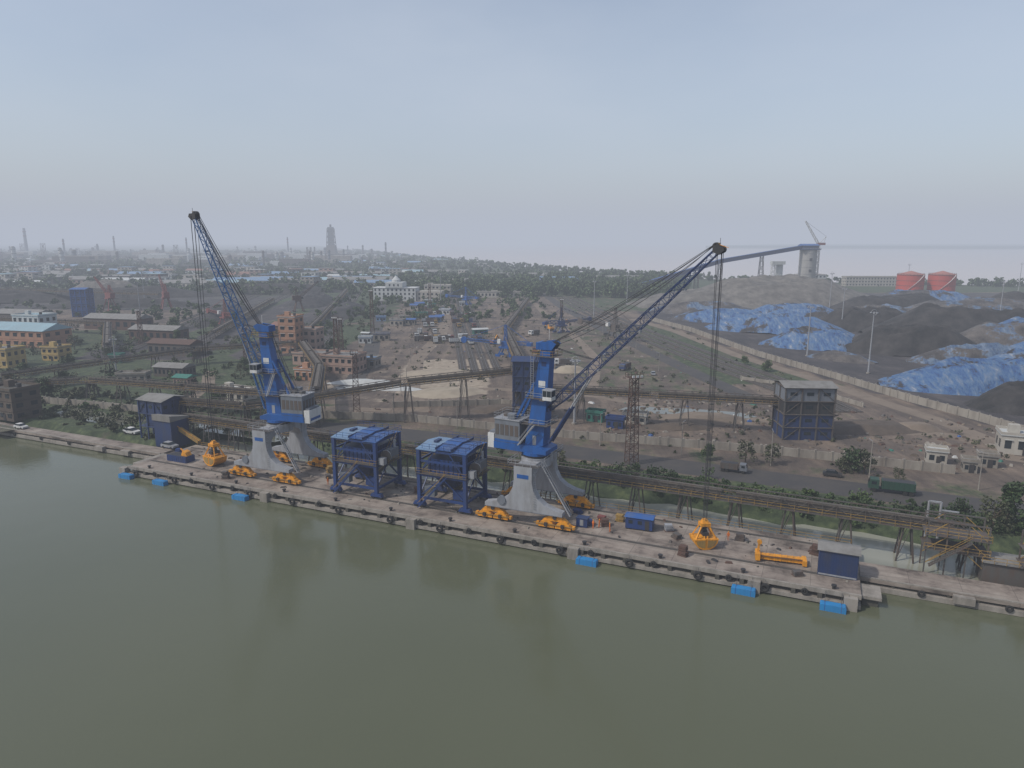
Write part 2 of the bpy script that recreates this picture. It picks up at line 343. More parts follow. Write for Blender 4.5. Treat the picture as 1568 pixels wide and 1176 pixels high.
# ------------------------------------------------------------------ ribbons (roads)
def ribbon(name,pts,w,mat,z,extra=None):
    m=MB(); L=[];Rr=[]
    for i,p in enumerate(pts):
        a=Vector(pts[max(0,i-1)]);b=Vector(pts[min(len(pts)-1,i+1)]); d=(b-a).normalized(); n=Vector((-d.y,d.x))*w/2
        p=Vector(p); L.append((p.x+n.x,p.y+n.y,z));Rr.append((p.x-n.x,p.y-n.y,z))
    n=len(pts); m.add(L+Rr,[(i,n+i,n+i+1,i+1) for i in range(n-1)],mat)
    return m.obj(name)
def D2(u,v): p=D(u,v); return (p.x,p.y)
ribbon('quay_road',[D2(-110,47),D2(-60,53),D2(-10,56),D2(40,54.5),D2(90,53),D2(300,50)],11,ASPH,.02)
ribbon('dirt_road',[(86,505),(101,433),(110,340),(122,282),(128,241),(133,214),(134,190),(128,176),(150,160)],6.5,DIRTR,.03)
ribbon('dirt_road',[(-60,640),(-48,520),(-42,420),(-45,330),(-38,260),(-30,225)],7,DIRTR,.03)
ribbon('dirt_road',[(60,222),(95,208),(128,196),(170,160)],6,DIRTR,.034)
ribbon('dirt_road',[(-38,262),(-5,262),(30,250),(60,222)],5,DIRTR,.026)
ribbon('dirt_road',[(20,640),(26,520),(36,420),(40,330),(30,262)],5,DIRTR,.038)
ribbon('dirt_road',[(-130,300),(-118,270),(-112,238),(-70,232),(-40,228)],5,DIRTR,.038)
ribbon('yard_road',[(-170,950),(-151,853),(-110,600),(-69,340),(-62,270),(-75,235)],8,ASPH,.022)
ribbon('yard_road',[(33,760),(42,599),(57,450),(68,362),(78,290),(84,250)],8,ASPH,.022)
ribbon('yard_road',[(-160,660),(-132,520),(-112,420),(-98,330)],12,ASPH,.018)
def rail_track(pts,sleep=True):
    m=MB()
    for a,b in zip(pts[:-1],pts[1:]):
        A=Vector((*a,0));B=Vector((*b,0)); d=(B-A).normalized(); n=Vector((-d.y,d.x,0))
        z=Vector((0,0,.1)); m.beam(A+z,B+z,3.6,BALL,h=.3)
        for k in(-.8,.8): m.beam(A+n*k+z*3.3,B+n*k+z*3.3,.18,RAIL,h=.16)
        c=int((B-A).length/1.6)
        for i in range(c):
            o=A+d*(i+.5)*1.6+z*2.7; m.beam(o-n*1.25,o+n*1.25,.25,CONCD,h=.08)
    m.obj('railway_track')
for off in(-14,-9,-4,1): rail_track([(-49+off,748),(-27+off,500),(-6+off,290)])
for off in(0,5.5,11,17): rail_track([(44+off,705),(55+off,560),(70+off,420),(84+off,330),(98+off*.8,262),(106+off*.4,225)])
for off in(-5,10): rail_track([(-186+off,840),(-146+off,600),(-104+off,340)])
for off in(-54,-60,-84,-90,-96): rail_track([(-186+off,800),(-146+off,560),(-110+off,360)])
for off in(0,6,12): rail_track([(-620,470+off),(-400,430+off),(-240,380+off*.8)])
def wall(pts,h=2.6,t=.3,mat=WALLC,st=4.):
    m=MB()
    for a,b in zip(pts[:-1],pts[1:]):
        A=Vector((*a,0));B=Vector((*b,0)); L=(B-A).length
        m.beam(A+Vector((0,0,h/2)),B+Vector((0,0,h/2)),t,mat,h=h)
        for i in range(int(L/st)+1):
            o=A.lerp(B,i*st/L); m.beam(o,o+Vector((0,0,h+.25)),t+.25,mat)
    m.obj('boundary_wall')
wall(list(zip(wxx,wx)))
wall([D2(-98,58),D2(-62,67),D2(-11,68.5),D2(15,72),D2(40,75),D2(83,75.5)],h=2.2)
wall([D2(-240,40),D2(-190,38),D2(-150,42)],h=2.2)
wall([(-40,232),(-4,236),(14,226)],h=2.)
wall([(92,280),(110,262),(118,232)],h=1.5,st=6)
# ------------------------------------------------------------------ wharf
def wharf():
    e=empty('wharf',D(0,0),ROT)
    m=MB(); m.bb(-104,60,0,21,-.55,0,DECK); m.obj('deck',parent=e)
    m=MB()
    m.bb(-104,60,.02,.4,.0,.22,CONC); m.bb(-104,60,-.08,-.01,-.5,.2,CONC)
    m.bb(-103.5,59.5,.9,20.6,-1.3,-.56,CONCD)
    m.bb(-104,60,-.5,1.2,-1.95,-1.32,CONC)
    u=-102
    while u<60:
        for v in(.6,5,10,15,20): m.cyl((u,v,-4),(u,v,-1.2),.45,CONCD,n=8)
        m.bb(u-.35,u+.35,-.3,.9,-1.4,-.55,CONCD); u+=4
    for a in(-104.8,-60,-22,12.5,44,58.5): m.bb(a-1,a+1,-1.1,.5,-2.4,-.1,CONC)
    m.obj('substructure',parent=e)
    m=MB()
    for v in(6,18.6):
        m.bb(-103,59,v-.45,v+.45,.003,.012,CONCD)
        for k in(-.07,.07): m.bb(-103,59,v+k-.04,v+k+.04,.012,.1,RAIL)
    m.obj('crane_rails',parent=e)
    m=MB(); 
    for i in range(27):
        u=-100+i*6.1+random.uniform(-1,1)
        if i%2==0: m.torus((u,-.75,-1.),.55,.26,TYRE)
        else: m.torus((u,-.32,-.6),.4,.2,TYRE)
        m.beam((u,-.3,.2),(u,-.6,-.6),.06,DARK)
    m.obj('tyre_fenders',parent=e)
    m=MB()
    for u in np.arange(-98,58,14.):
        m.cyl((u,1.3,0),(u,1.3,.5),.28,DARK,n=10); m.cyl((u,1.3,.5),(u,1.3,.7),.42,DARK,n=10)
    m.obj('bollards',parent=e)
    m=MB(); m.rail([(-103,20.7,0),(-90,20.7,0)],m=YELD); m.rail([(-8,20.7,0),(59,20.7,0)],m=YELD,st=2.5); m.obj('edge_railing',parent=e)
    return e
wharf()
def jetty(u0,u1,v0,v1,zt=-.1):
    e=empty('jetty',D(0,0),ROT); m=MB(); m.bb(u0,u1,v0,v1,zt-.6,zt,DECK); m.obj('deck',parent=e)
    m=MB(); m.bb(u0,u1,v0+.02,v0+.35,zt,zt+.2,CONC); m.bb(u0,u1,v0-.4,v0+.8,zt-1.9,zt-1.1,CONC); m.bb(u0+.1,u1-.1,v0+.7,v1-.3,zt-1.2,zt-.61,CONCD)
    u=u0+1
    while u<u1:
        for v in(v0+.5,v1-.7): m.cyl((u,v,-4),(u,v,zt-.6),.4,CONCD,n=8)
        if int(u)%3==0: m.torus((u,v0-.5,zt-.9),.4,.2,TYRE)
        u+=4
    m.obj('substructure',parent=e)
jetty(-330,-106,11,15.5); jetty(60.1,150,8,14.5,-.25)
m=MB()
m.bb(-106,-104.05,3,12,-.7,-.15,CONC); m.bb(-105.5,-104.3,3,11,-3,-.7,CONCD)
m.bb(60.05,63,1.5,6,-.9,-.4,CONC); m.bb(60.3,62.6,2,5.5,-3,-.9,CONCD)
for u in(-128,-118,75,86): m.bb(u-1.5,u+1.5,7 if u>0 else 9.8,8 if u>0 else 11,-1.6,-.4,CONC)
m.obj('landing_platform',D(0,0),ROT)
for u in(-102.5,-91,-66,15.5,42.5,56):
    m=MB(); pts=[(-1.9,-.45),(-1.75,-.6),(1.75,-.6),(1.9,-.45),(1.9,.45),(1.75,.6),(-1.75,.6),(-1.9,.45)]
    m.prism(pts,-.7,.7,FLOAT)
    for k in(-1.2,1.2): m.bb(k-.05,k+.05,-.72,.72,-.62,.62,ROOFB)
    m.beam((-1.2,.3,.6),(-1.2,1.6,1.9),.06,DARK);m.beam((1.2,.3,.6),(1.2,1.6,1.9),.06,DARK)
    m.obj('floating_fender',D(u,-1.8,-1.75),ROT+random.uniform(-.03,.03))
# ------------------------------------------------------------------ cranes
def bogie(m,cx,cy):
    m.prism([(cx-2.6,1.7),(cx+2.6,1.7),(cx+2.2,2.1),(cx+.9,2.9),(cx-.9,2.9),(cx-2.2,2.1)],cy-.45,cy+.45,YEL)
    for k in(-1.7,1.7):
        m.prism([(cx+k-1.5,.95),(cx+k+1.5,.95),(cx+k+1.2,1.35),(cx+k+.4,1.85),(cx+k-.4,1.85),(cx+k-1.2,1.35)],cy-.6,cy+.6,YEL)
        for w in(-.85,.85):
            m.bb(cx+k+w-.75,cx+k+w+.75,cy-.7,cy-.42,.42,1.05,YEL);m.bb(cx+k+w-.75,cx+k+w+.75,cy+.42,cy+.7,.42,1.05,YEL)
            for q in(-.38,.38): m.cyl((cx+k+w+q,cy-.3,.42),(cx+k+w+q,cy+.3,.42),.34,DARK,n=12)
        m.bb(cx+k-.3,cx+k+.3,cy-1.15,cy-.71,.7,1.4,DARK)
    for k in(-3.7,3.7): m.bb(cx+k-.25,cx+k+.25,cy-.4,cy+.4,.5,1.1,YEL)
    m.cyl((cx,cy-.7,2.5),(cx,cy+.7,2.5),.4,DARK,n=10)
    m.bb(cx-4.2,cx+4.2,cy-.95,cy-.75,1.1,1.2,YELD)
def crane(u,v,az,tipr,tipz,grabz,cabside,boomm,paz=0.):
    e=empty('harbour_crane',D(u,v),ROT+paz)
    m=MB()
    for a in(-6.6,6.6):
        for b in(-6.3,6.3): bogie(m,a,b)
    m.obj('travel_bogies',parent=e)
    m=MB()
    for b in(-6.3,6.3):
        pr=[(-8.2,2.95),(8.2,2.95),(8.2,3.7),(6.4,4.05),(4.6,4.7),(3.1,5.8),(2.2,7.4),(1.9,9.),(1.9,12.),(-1.9,12.),(-1.9,9.),(-2.2,7.4),(-3.1,5.8),(-4.6,4.7),(-6.4,4.05),(-8.2,3.7)]
        m.prism(pr,b-.85,b+.85,GREY)
        m.bb(-8.25,8.25,b-.92,b+.92,2.9,3.02,HOUSE)
    m.prism([(-5.4,8.4),(-4.6,9.9),(-2.8,10.8),(2.8,10.8),(4.6,9.9),(5.4,8.4),(5.4,11.98),(-5.4,11.98)],-1.8,1.8,GREY,axis='x')
    m.cyl((0,0,10.6),(0,0,12.4),3.1,GREY,n=28); m.cyl((0,0,12.4),(0,0,12.9),2.7,DARK,n=28)
    m.rail([(-3.2,-7.1,12),(3.2,-7.1,12),(3.2,7.1,12),(-3.2,7.1,12),(-3.2,-7.1,12)],m=GREY)
    m.bb(-3.2,3.2,-7.1,-5.4,12.0,12.06,GSTEEL); m.bb(-3.2,3.2,5.4,7.1,12.0,12.06,GSTEEL)
    m.stair((9.2,-5,2.6),(3.4,-5,12),.8,GREY,GREY); m.bb(-1.2,1.2,-7.2,-7.16,9.6,10.4,BLUE)
    for k in range(16): m.beam((-.3+2.6,-7.3,3.8+k*.5),(.3+2.6,-7.3,3.8+k*.5),.05,HOUSE)
    m.cyl((-4.5,-7.4,4.6),(-4.5,-6.9,4.6),.9,HOUSE,n=18)
    m.obj('portal',parent=e)
    up=empty('slewing_upper',(0,0,0),az-ROT-paz); up.parent=e
    m=MB(); m.cyl((0,0,12.9),(0,0,13.5),3.,BLUE,n=24)
    m.prism([(-8.4,13.5),(3.4,13.5),(3.4,14.3),(1.5,14.9),(-8.4,14.9)],-2.7,2.7,BLUE)
    m.obj('slewing_platform',parent=up)
    def sect(z):
        t=(z-14.9)/(34.2-14.9); x0=-1.8+t*3.1; x1=2.2+t*1.2
        return x0,x1,1.6-.6*t
    m=MB(); zs=[14.9,19,24,29,34.2]; P=[]
    for z in zs:
        a,b,h=sect(z); P+=[(a,-h,z),(b,-h,z),(b,h,z),(a,h,z)]
    fs=[(3,2,1,0),(16,17,18,19)]
    for i in range(4):
        for j in range(4): fs.append((i*4+j,i*4+(j+1)%4,i*4+4+(j+1)%4,i*4+4+j))
    m.add(P,fs,BLUE)
    for z in(17,20,23.5,27,30.5):
        a,b,h=sect(z); m.bb(a-.04,b+.04,-h-.04,h+.04,z-.06,z+.06,BOOMB)
    for sgn in(-1,1):
        a,b,h=sect(27.5); m.box(((a+b)/2+.1,sgn*(h+.015),27.4),(1.5,.06,1.3),WHITE)
        a,b,h=sect(16); m.box(((a+b)/2,sgn*(h+.02),15.9),(.8,.08,1.9),GREY)
        a,b,h=sect(31.5); m.box(((a+b)/2,sgn*(h+.015),31.4),(1.,.06,.9),BOOMN)
    m.beam((-6.5,-1.6,14.9),(.0,-1.1,27.5),.4,BLUE,h=.45); m.beam((-6.5,1.6,14.9),(.0,1.1,27.5),.4,BLUE,h=.45)
    m.obj('tower',parent=up)
    m=MB()
    for z in(19.3,24.6,33.):
        a,b,h=sect(z); r=1.1
        m.bb(a-r,b+r,-h-r,h+r,z-.08,z,GSTEEL)
        m.rail([(a-r,-h-r,z),(b+r,-h-r,z),(b+r,h+r,z),(a-r,h+r,z),(a-r,-h-r,z)],m=GREY if z<30 else YELD,t=.06)
    m.stair((-2.6,-2.9,14.9),(.8,-2.9,19.3),.7,GREY,GREY); m.stair((1.,2.7,19.3),(-1.2,2.7,24.6),.7,GREY,GREY)
    for k in range(18): m.beam((-.3,-2.1,24.6+k*.45),(.3,-2.1,24.6+k*.45),.05,GREY)
    for k in(-.3,.3): m.beam((k,-2.1,24.6),(k,-2.1,33),.07,GREY)
    m.obj('walkways',parent=up)
    m=MB()
    m.bb(-8.2,-2.5,-2.6,2.6,14.92,19.6,HOUSE); m.bb(-8.35,-2.4,-2.75,2.75,19.6,19.8,GREY)
    for sgn in(-1,1):
        for k in range(5): 
            m.bb(-8+k*1.1,-7.2+k*1.1,min(sgn*2.6,sgn*2.65),max(sgn*2.6,sgn*2.65),16.4,18.6,GSTEEL)
        m.bb(-8.2,-2.5,min(sgn*2.6,sgn*2.64),max(sgn*2.6,sgn*2.64),15,15.5,BLUE)
    for k in range(4): m.bb(-8.26,-8.2,-2.2+k*1.2,-1.4+k*1.2,16.4,18.6,GSTEEL)
    for k in(-6.8,-4.6): m.cyl((k,0,19.8),(k,0,20.5),.7,GSTEEL,n=12)
    m.cyl((-3.2,1.5,19.8),(-3.2,1.5,22.),.14,DARK,n=8); m.bb(-5.4,-3.8,-2.3,-1.,19.8,20.9,HOUSE)
    m.rail([(-8.3,-2.7,19.8),(-2.5,-2.7,19.8),(-2.5,2.7,19.8),(-8.3,2.7,19.8),(-8.3,-2.7,19.8)],m=GREY,t=.05)
    m.obj('machinery_house',parent=up)
    m=MB(); m.bb(-9.9,-8.45,-2.5,2.5,13.4,16.4,WHITE); m.bb(-9.7,-8.5,-2.1,2.1,16.4,16.8,HOUSE)
    m.bb(-9.95,-9.9,-2.,2.,13.9,14.5,BLUE); m.obj('counterweight',parent=up)
    m=MB(); c=cabside
    m.bb(2.9,4.8,c*2.4-.95,c*2.4+.95,24.7,25.4,WHITE); m.bb(2.95,4.7,c*2.4-.9,c*2.4+.9,25.4,26.6,GLASS); m.bb(2.8,4.9,c*2.4-1.,c*2.4+1.,26.6,26.8,GREY)
    for x in(2.93,3.8,4.75):
        for y in(-.93,.93): m.beam((x,c*2.4+y,25.4),(x,c*2.4+y,26.6),.08,GREY)
    m.bb(2.2,3.2,c*2.4-1.,c*2.4+1.,24.5,24.7,GSTEEL); m.obj('operator_cab',parent=up)
    m=MB(); m.prism([(.6,34.2),(3.7,34.2),(4.6,35.4),(3.6,36.),(1.,35.6)],-1.25,-.95,BLUE); m.prism([(.6,34.2),(3.7,34.2),(4.6,35.4),(3.6,36.),(1.,35.6)],.95,1.25,BLUE)
    for x in(1.6,2.9,4.0):
        for y in(-.55,-.2,.2,.55): m.cyl((x,y-.08,35.2),(x,y+.08,35.2),.55,DARK,n=16)
    m.bb(.4,1.,-1.3,1.3,34.2,35.6,BLUE); m.beam((2,1.3,36),(2,1.3,38),.06,WHITE)
    m.obj('tower_head',parent=up)
    p=Vector((2.9,0,22.3)); q=Vector((tipr,0,tipz)); d=(q-p).normalized(); nz=Vector((-d.z,0,d.x))
    m=MB()
    prof=lambda f: .45+.55*sm(0,.12,f) if f<.5 else 1-.35*sm(.55,1,f)
    m.lattice(p,q,2.1,1.7,24,.16,boomm,h0=1.9,h1=1.4,prof=prof,tm=.08)
    m.beam(p+Vector((0,-.9,0)),p+Vector((0,.9,0)),.7,boomm)
    for s_ in(-.5,): m.beam(p+d*1+Vector((0,s_,0))-nz*.4,q+Vector((0,s_,0))-nz*.45,.08,GSTEEL,h=.04)
    for f in(.3,.55,.8):
        o=p.lerp(q,f)-nz*.9; m.bb(o.x-.3,o.x+.3,-.5,.5,o.z-.25,o.z+.1,GREY)
    m.obj('boom',parent=up)
    m=MB()
    for s_ in(-.75,.75):
        m.prism([(q.x-1.0,q.z-.5),(q.x+.2,q.z-1.),(q.x+1.0,q.z-.2),(q.x+.7,q.z+.5),(q.x-.9,q.z+.6)],s_-.1,s_+.1,DARK)
    for x,z in((.5,-.1),(-.5,.45)):
        for y in(-.45,-.15,.15,.45): m.cyl((q.x+x,y-.07,q.z+z),(q.x+x,y+.07,q.z+z),.62,DARK,n=16)
    m.bb(q.x-.7,q.x+.1,-.5,.5,q.z+.85,q.z+1.0,YELD); m.beam((q.x,.4,q.z+1),(q.x,.4,q.z+1.8),.06,DARK)
    m.beam((q.x+.2,-.9,q.z+.7),(q.x+1.7,-.9,q.z+.2),.08,YEL)
    m.obj('boom_head',parent=up)
    m=MB(); a=p+d*11-nz*1.0
    for s_ in(-.8,.8):
        m.cyl((3.2,s_,15.6),Vector((3.2,s_,15.6)).lerp(a+Vector((0,s_,0)),.55),.28,boomm,n=10); m.cyl((3.2,s_,15.6),a+Vector((0,s_,0)),.15,GREY,n=8)
    m.obj('luffing_cylinders',parent=up)
    m=MB()
    def rope(A,B,sag,r=.045,n=10):
        A=Vector(A);B=Vector(B); pr=None
        for i in range(n+1):
            f=i/n; o=A.lerp(B,f)-Vector((0,0,sag*4*f*(1-f)))
            if pr is not None: m.beam(pr,o,r*2,ROPE)
            pr=o
    for y,z,sg in((-.55,35.7,.35),(-.2,35.7,.9),(.2,35.7,.6),(.55,35.7,1.6),(-.4,34.9,2.1)): rope((3.6,y,z),(q.x-.5,y,q.z+.9),sg)
    rope((-4,-.4,19.8),(1.2,-.4,35.4),0); rope((-4,.4,19.8),(1.2,.4,35.4),0); rope((-6,.2,19.8),(1.2,.2,35.6),0)
    for y in(-.35,.35): rope(p+d*14+nz*1.1+Vector((0,y,0)),(2.9,y,35),.2,.05)
    for x,y in((-.35,-.5),(-.35,.5),(.6,-.5),(.6,.5)): rope((q.x+x,y,q.z-.2),(q.x+x*.5+.1,y*.8,grabz),0,.04,1)
    rope((q.x+.2,.9,q.z),(q.x-.2,1.2,grabz+8),0,.045,1)
    m.obj('wire_ropes',parent=up)
def grab(loc,rz,s=1.):
    e=empty('clamshell_grab',loc,rz); e.scale=(s,s,s)
    m=MB()
    sh=[(0,.05),(.7,.1),(1.5,.5),(2.05,1.2),(2.2,1.9),(.05,2.1)]
    for k in(1,-1):
        pts=[(x*k,z) for x,z in sh]; m.prism(pts,-1.5,1.5,YEL)
        m.bb(min(k*.9,k*2.25),max(k*.9,k*2.25),-1.55,1.55,1.85,2.05,YEL)
        for y in(-1.52,1.52): m.prism([(x*.75*k+.2*k,z*.7+.4) for x,z in sh],y-.03,y+.03,YELD)
        for y in(-1.2,1.2):
            m.beam((k*1.9,y,1.9),(k*.65,y*.45,4.3),.24,YEL); m.beam((k*.3,y,2.),(k*.3,y*.5,3.),.2,YEL)
    m.obj('shells',parent=e)
    m=MB(); m.bb(-.9,.9,-.8,.8,4.2,4.8,YEL); m.box((0,0,5.1),(1.2,1.1,.6),YEL,taper=.6); m.bb(-.55,.55,-1.,1.,2.5,3.1,DARK)
    for y in(-.35,.35): m.cyl((0,y-.1,3.2),(0,y+.1,3.2),.45,DARK,n=12); m.cyl((0,y-.1,4.1),(0,y+.1,4.1),.4,DARK,n=12)
    for y in(-.5,.5):
        for x in(-.2,.2): m.beam((x,y,3),(x,y,4.4),.07,ROPE)
    m.obj('head_block',parent=e)
crane(0,12.3,ROT+math.atan2(-3.1,34.6),34.2,53.6,5.2,-1,BOOMN)
crane(-66,12.3,ROT+math.pi+math.atan2(2.3,19.4),19.5,60.6,5.2,1,BOOMB)
p=D(34.2,9.2); grab((p.x,p.y,0),ROT+.5); p=D(-85.4,10); grab((p.x,p.y,0),ROT-.2,1.15)
# ------------------------------------------------------------------ hoppers
def hopper(u,v):
    e=empty('mobile_ship_hopper',D(u,v),ROT); a,b=5.4,4.6
    m=MB()
    for x in(-a,a):
        for y in(-b,b):
            m.bb(x-.38,x+.38,y-.38,y+.38,1.2,12.6,STEELB)
            m.prism([(x-1.5,.55),(x+1.5,.55),(x+1.1,1.25),(x-1.1,1.25)],y-.45,y+.45,STEELB)
            for w in(-1,1): m.cyl((x+w,y-.25,.38),(x+w,y+.25,.38),.36,DARK,n=12)
    for z,t in((2.2,.5),(7.2,.55),(10.2,.4),(12.5,.5)):
        for y in(-b,b): m.beam((-a,y,z),(a,y,z),t*.8,STEELB,h=t)
        for x in(-a,a): m.beam((x,-b,z),(x,b,z),t*.8,STEELB,h=t)
    for y in(-b,b):
        m.beam((-a,y,2.4),(0,y,7.),.22,STEELB);m.beam((a,y,2.4),(0,y,7.),.22,STEELB)
        m.beam((-a,y,7.4),(-1.8,y,12.3),.2,STEELB);m.beam((a,y,7.4),(1.8,y,12.3),.2,STEELB)
    for x in(-a,a):
        m.beam((x,-b,2.4),(x,0,7.),.22,STEELB);m.beam((x,b,2.4),(x,0,7.),.22,STEELB); m.beam((x,-b,7.4),(x,b,10.),.2,STEELB)
    m.obj('frame',parent=e)
    m=MB()
    m.box((0,0,5.6),(2.2,2.2,3.6),NAVY,taper=3.2); m.bb(-3.7,3.7,-3.7,3.7,7.42,10.6,STEELB)
    for k in np.arange(-3.2,3.3,1.07): m.bb(k-.06,k+.06,-3.82,-3.7,7.42,10.6,NAVY); m.bb(3.7,3.82,k-.06,k+.06,7.42,10.6,NAVY)
    m.bb(-.8,.8,-.8,.8,2.6,3.85,GSTEEL); m.obj('hopper_bin',parent=e)
    m=MB()
    m.bb(-5.9,5.9,-5.2,-3.85,7.5,7.58,GSTEEL); m.bb(-5.9,5.9,3.85,5.2,7.5,7.58,GSTEEL); m.bb(-5.9,-3.85,-3.84,3.84,7.5,7.58,GSTEEL)
    m.rail([(-5.9,-5.2,7.58),(5.9,-5.2,7.58),(5.9,5.2,7.58)],t=.05,m=YELD)
    m.bb(3.85,7.6,-3.,3.,7.59,7.65,GSTEEL); m.rail([(7.6,-3,7.6),(7.6,3,7.6)],t=.05,m=YELD); m.rail([(-5.9,-5.2,7.58),(-5.9,5.2,7.58)],t=.05,m=YELD)
    m.stair((-5.2,-5.6,.3),(1.5,-5.6,7.5),.7,STEELB,YELD); m.stair((6.,-2.5,7.6),(6.,2.6,12.4),.7,STEELB,YELD)
    m.obj('walkways',parent=e)
    m=MB()
    for x0,x1,mt,zr in((-5.9,-1.2,ROOFL,12.9),(-1.1,2.4,ROOFB,13.3),(2.5,5.9,ROOFB,12.95)):
        m.prism([(-5.,zr-.15),(.2,zr+.45),(5.,zr-.15),(5.,zr-.3),(.2,zr+.28),(-5.,zr-.3)],x0,x1,mt,axis='x')
    m.obj('roof',parent=e)
    m=MB(); m.rail([(-5.9,-5.1,13.),(5.9,-5.1,13.),(5.9,5.1,13.),(-5.9,5.1,13.)],t=.06,m=STEELB)
    for x in(-1.15,2.45): m.beam((x,-5,13.3),(x,5,13.3),.2,NAVY,h=.5)
    for k in(-2.5,0,2.5): m.beam((-1,k,13.75),(2.3,k,13.75),.12,NAVY); m.beam((2.6,k,13.4),(5.8,k,13.4),.12,NAVY)
    m.bb(-3.8,-3.,-1,1,13.3,13.7,NAVY); m.obj('roof_rails',parent=e)
    m=MB()
    m.bb(5.9,7.3,-1.6,1.6,8.2,10.4,HOUSE); m.cyl((6.6,-2.6,9.2),(6.6,-2.,9.2),1.25,GSTEEL,n=20); m.torus((6.6,-2.3,9.2),1.25,.1,GREY,n=20)
    m.cyl((6.6,1,10.4),(6.6,1,12.),.3,GREY,n=10); m.bb(6.,7.3,-4.4,-3.2,7.7,9.2,GREY)
    m.beam((0,2,2.6),(0,13,5.4),1.4,BELT,h=.8); m.beam((-.75,2,3.2),(-.75,13,6.),.1,YELD);m.beam((.75,2,3.2),(.75,13,6.),.1,YELD)
    m.bb(-4.5,-2,-4.3,-3.,2.5,4.6,HOUSE); m.bb(2.2,4.6,-4.,-2.6,2.5,4.2,STEELB)
    m.obj('machinery',parent=e)
hopper(-40,10.6); hopper(-18.3,10.4)
# ------------------------------------------------------------------ conveyors
def conveyor(pts,gz=0.,w=2.6,h=2.1,step=14,name='conveyor_gallery',frame=GSTEEL,cover=BELT,rl=YELD,covered=True,tw=3.,skip0=0):
    m=MB()
    for A,B in zip(pts[:-1],pts[1:]):
        A=Vector(A);B=Vector(B);L=(B-A).length;d=(B-A).normalized(); n=Vector((-d.y,d.x,0)).normalized(); up=Vector((0,0,1)); k=max(2,int(L/2.4))
        for s_ in(-1,1):
            o=n*s_*w/2
            m.beam(A+o,B+o,.18,frame); m.beam(A+o+up*h,B+o+up*h,.18,frame)
            for i in range(k):
                a=A.lerp(B,i/k)+o;b=A.lerp(B,(i+1)/k)+o
                m.beam(a,a+up*h,.11,frame); m.beam(a if i%2 else a+up*h,b+up*h if i%2 else b,.1,frame)
            oo=n*s_*(w/2+.8); m.beam(A+n*s_*(w/2+.45),B+n*s_*(w/2+.45),.8,frame,h=.06)
            m.rail([A+oo,B+oo],m=rl,st=2.4,t=.07)
        m.beam(A+up*.3,B+up*.3,w-.3,DARK,h=.12)
        if covered:
            q=max(1,int(L/30))
            for f in range(q):
                a=A.lerp(B,f/q);b=A.lerp(B,(f+.93)/q)
                m.beam(a+up*1.25,b+up*1.25,w*.62,cover,h=.7); m.beam(a+up*1.68,b+up*1.68,w*.36,cover,h=.2)
        q=max(1,round(L/step))
        for i in range(skip0,q+1):
            o=A.lerp(B,i/q); z=o.z
            if z-gz<1.5: continue
            for s_ in(-1,1):
                foot=Vector((o.x,o.y,gz))+n*s_*(w/2+(z-gz)*.09)
                for e_ in(-tw/2,tw/2): m.beam(foot+d*e_*1.,o+n*s_*w/2+d*e_*.4,.24,frame)
                m.beam(foot-d*tw/2+up*(z-gz)*.1,o+n*s_*w/2+d*tw*.2,.1,frame)
            nb=max(1,int((z-gz)/3))
            for j in range(nb):
                f0=j/nb; f1=(j+1)/nb; w0=(w/2+(z-gz)*.09*(1-f0)); w1=(w/2+(z-gz)*.09*(1-f1))
                for e_ in(-tw/2*.8,):
                    m.beam(Vector((o.x,o.y,gz+(z-gz)*f0))-n*w0+d*e_,Vector((o.x,o.y,gz+(z-gz)*f1))+n*w1+d*e_,.1,frame)
                    m.beam(Vector((o.x,o.y,gz+(z-gz)*f1))-n*w1+d*e_,Vector((o.x,o.y,gz+(z-gz)*f1))+n*w1+d*e_,.12,frame)
    return m.obj(name)
def DD(l): return [tuple(D(*p)) for p in l]
conveyor(DD([(-112,25.5,5.4),(-2,24.8,4.7),(78,23.8,4.4)]),gz=-3,name='quay_conveyor',step=9.5)
conveyor(DD([(-114,27,9.5),(-98,34,8)])+[(-60,208,8),(-32,214,11.5),(2,220,14.)],name='conveyor_gallery',step=20)
conveyor([(-185,252,6),(-143,318,6),(-100,330,7)],step=20)
conveyor([(6,217,9),(82,199,8.6)],step=16)
conveyor([(-98,330,7),(-72,262,8),(-60,212,9)],step=18)
conveyor([(-150,248,5.5),(-105,226,7.5),(-62,210,8)],step=16)
conveyor([(-240,235,5),(-200,236,5),(-150,248,5.5)],step=16)
conveyor([(-176,760,3),(-128,470,3),(-107,345,5)],step=30)
conveyor([(-215,640,3),(-170,400,3)],step=30)
conveyor([(-900,820,9),(-300,610,9)],step=40,w=5,h=3)
conveyor([(-700,560,6),(-240,420,6),(-190,330,6)],step=30)
conveyor([(14,640,3),(-4,420,3),(4,235,12)],step=30)
m=MB()
for i in range(3):
    z=i*2.6
    for x in(-4.5,-1.5,1.5,4.5):
        for y in(-2.4,2.4): m.beam((x,y,z-2.8 if i==0 else z),(x,y,z+2.6),.22,GSTEEL)
    for y in(-2.4,2.4):
        m.beam((-4.5,y,z+2.6),(4.5,y,z+2.6),.22,GSTEEL); m.beam((-4.5,y,z),(-1.5,y,z+2.6),.12,YELD);m.beam((4.5,y,z),(1.5,y,z+2.6),.12,YELD)
    if i<2: m.rail([(-4.9,-2.8,z+2.7),(4.9,-2.8,z+2.7),(4.9,2.8,z+2.7)],m=YELD); m.bb(-4.9,4.9,-2.8,2.8,z+2.6,z+2.7,GSTEEL)
m.stair((-4,-3.4,0),(2,-3.4,5.2),.8,GSTEEL,YELD)
m.obj('conveyor_drive_station',D(75,20.5),ROT); m.obj('conveyor_drive_station',D(89,17.5),ROT+.1)
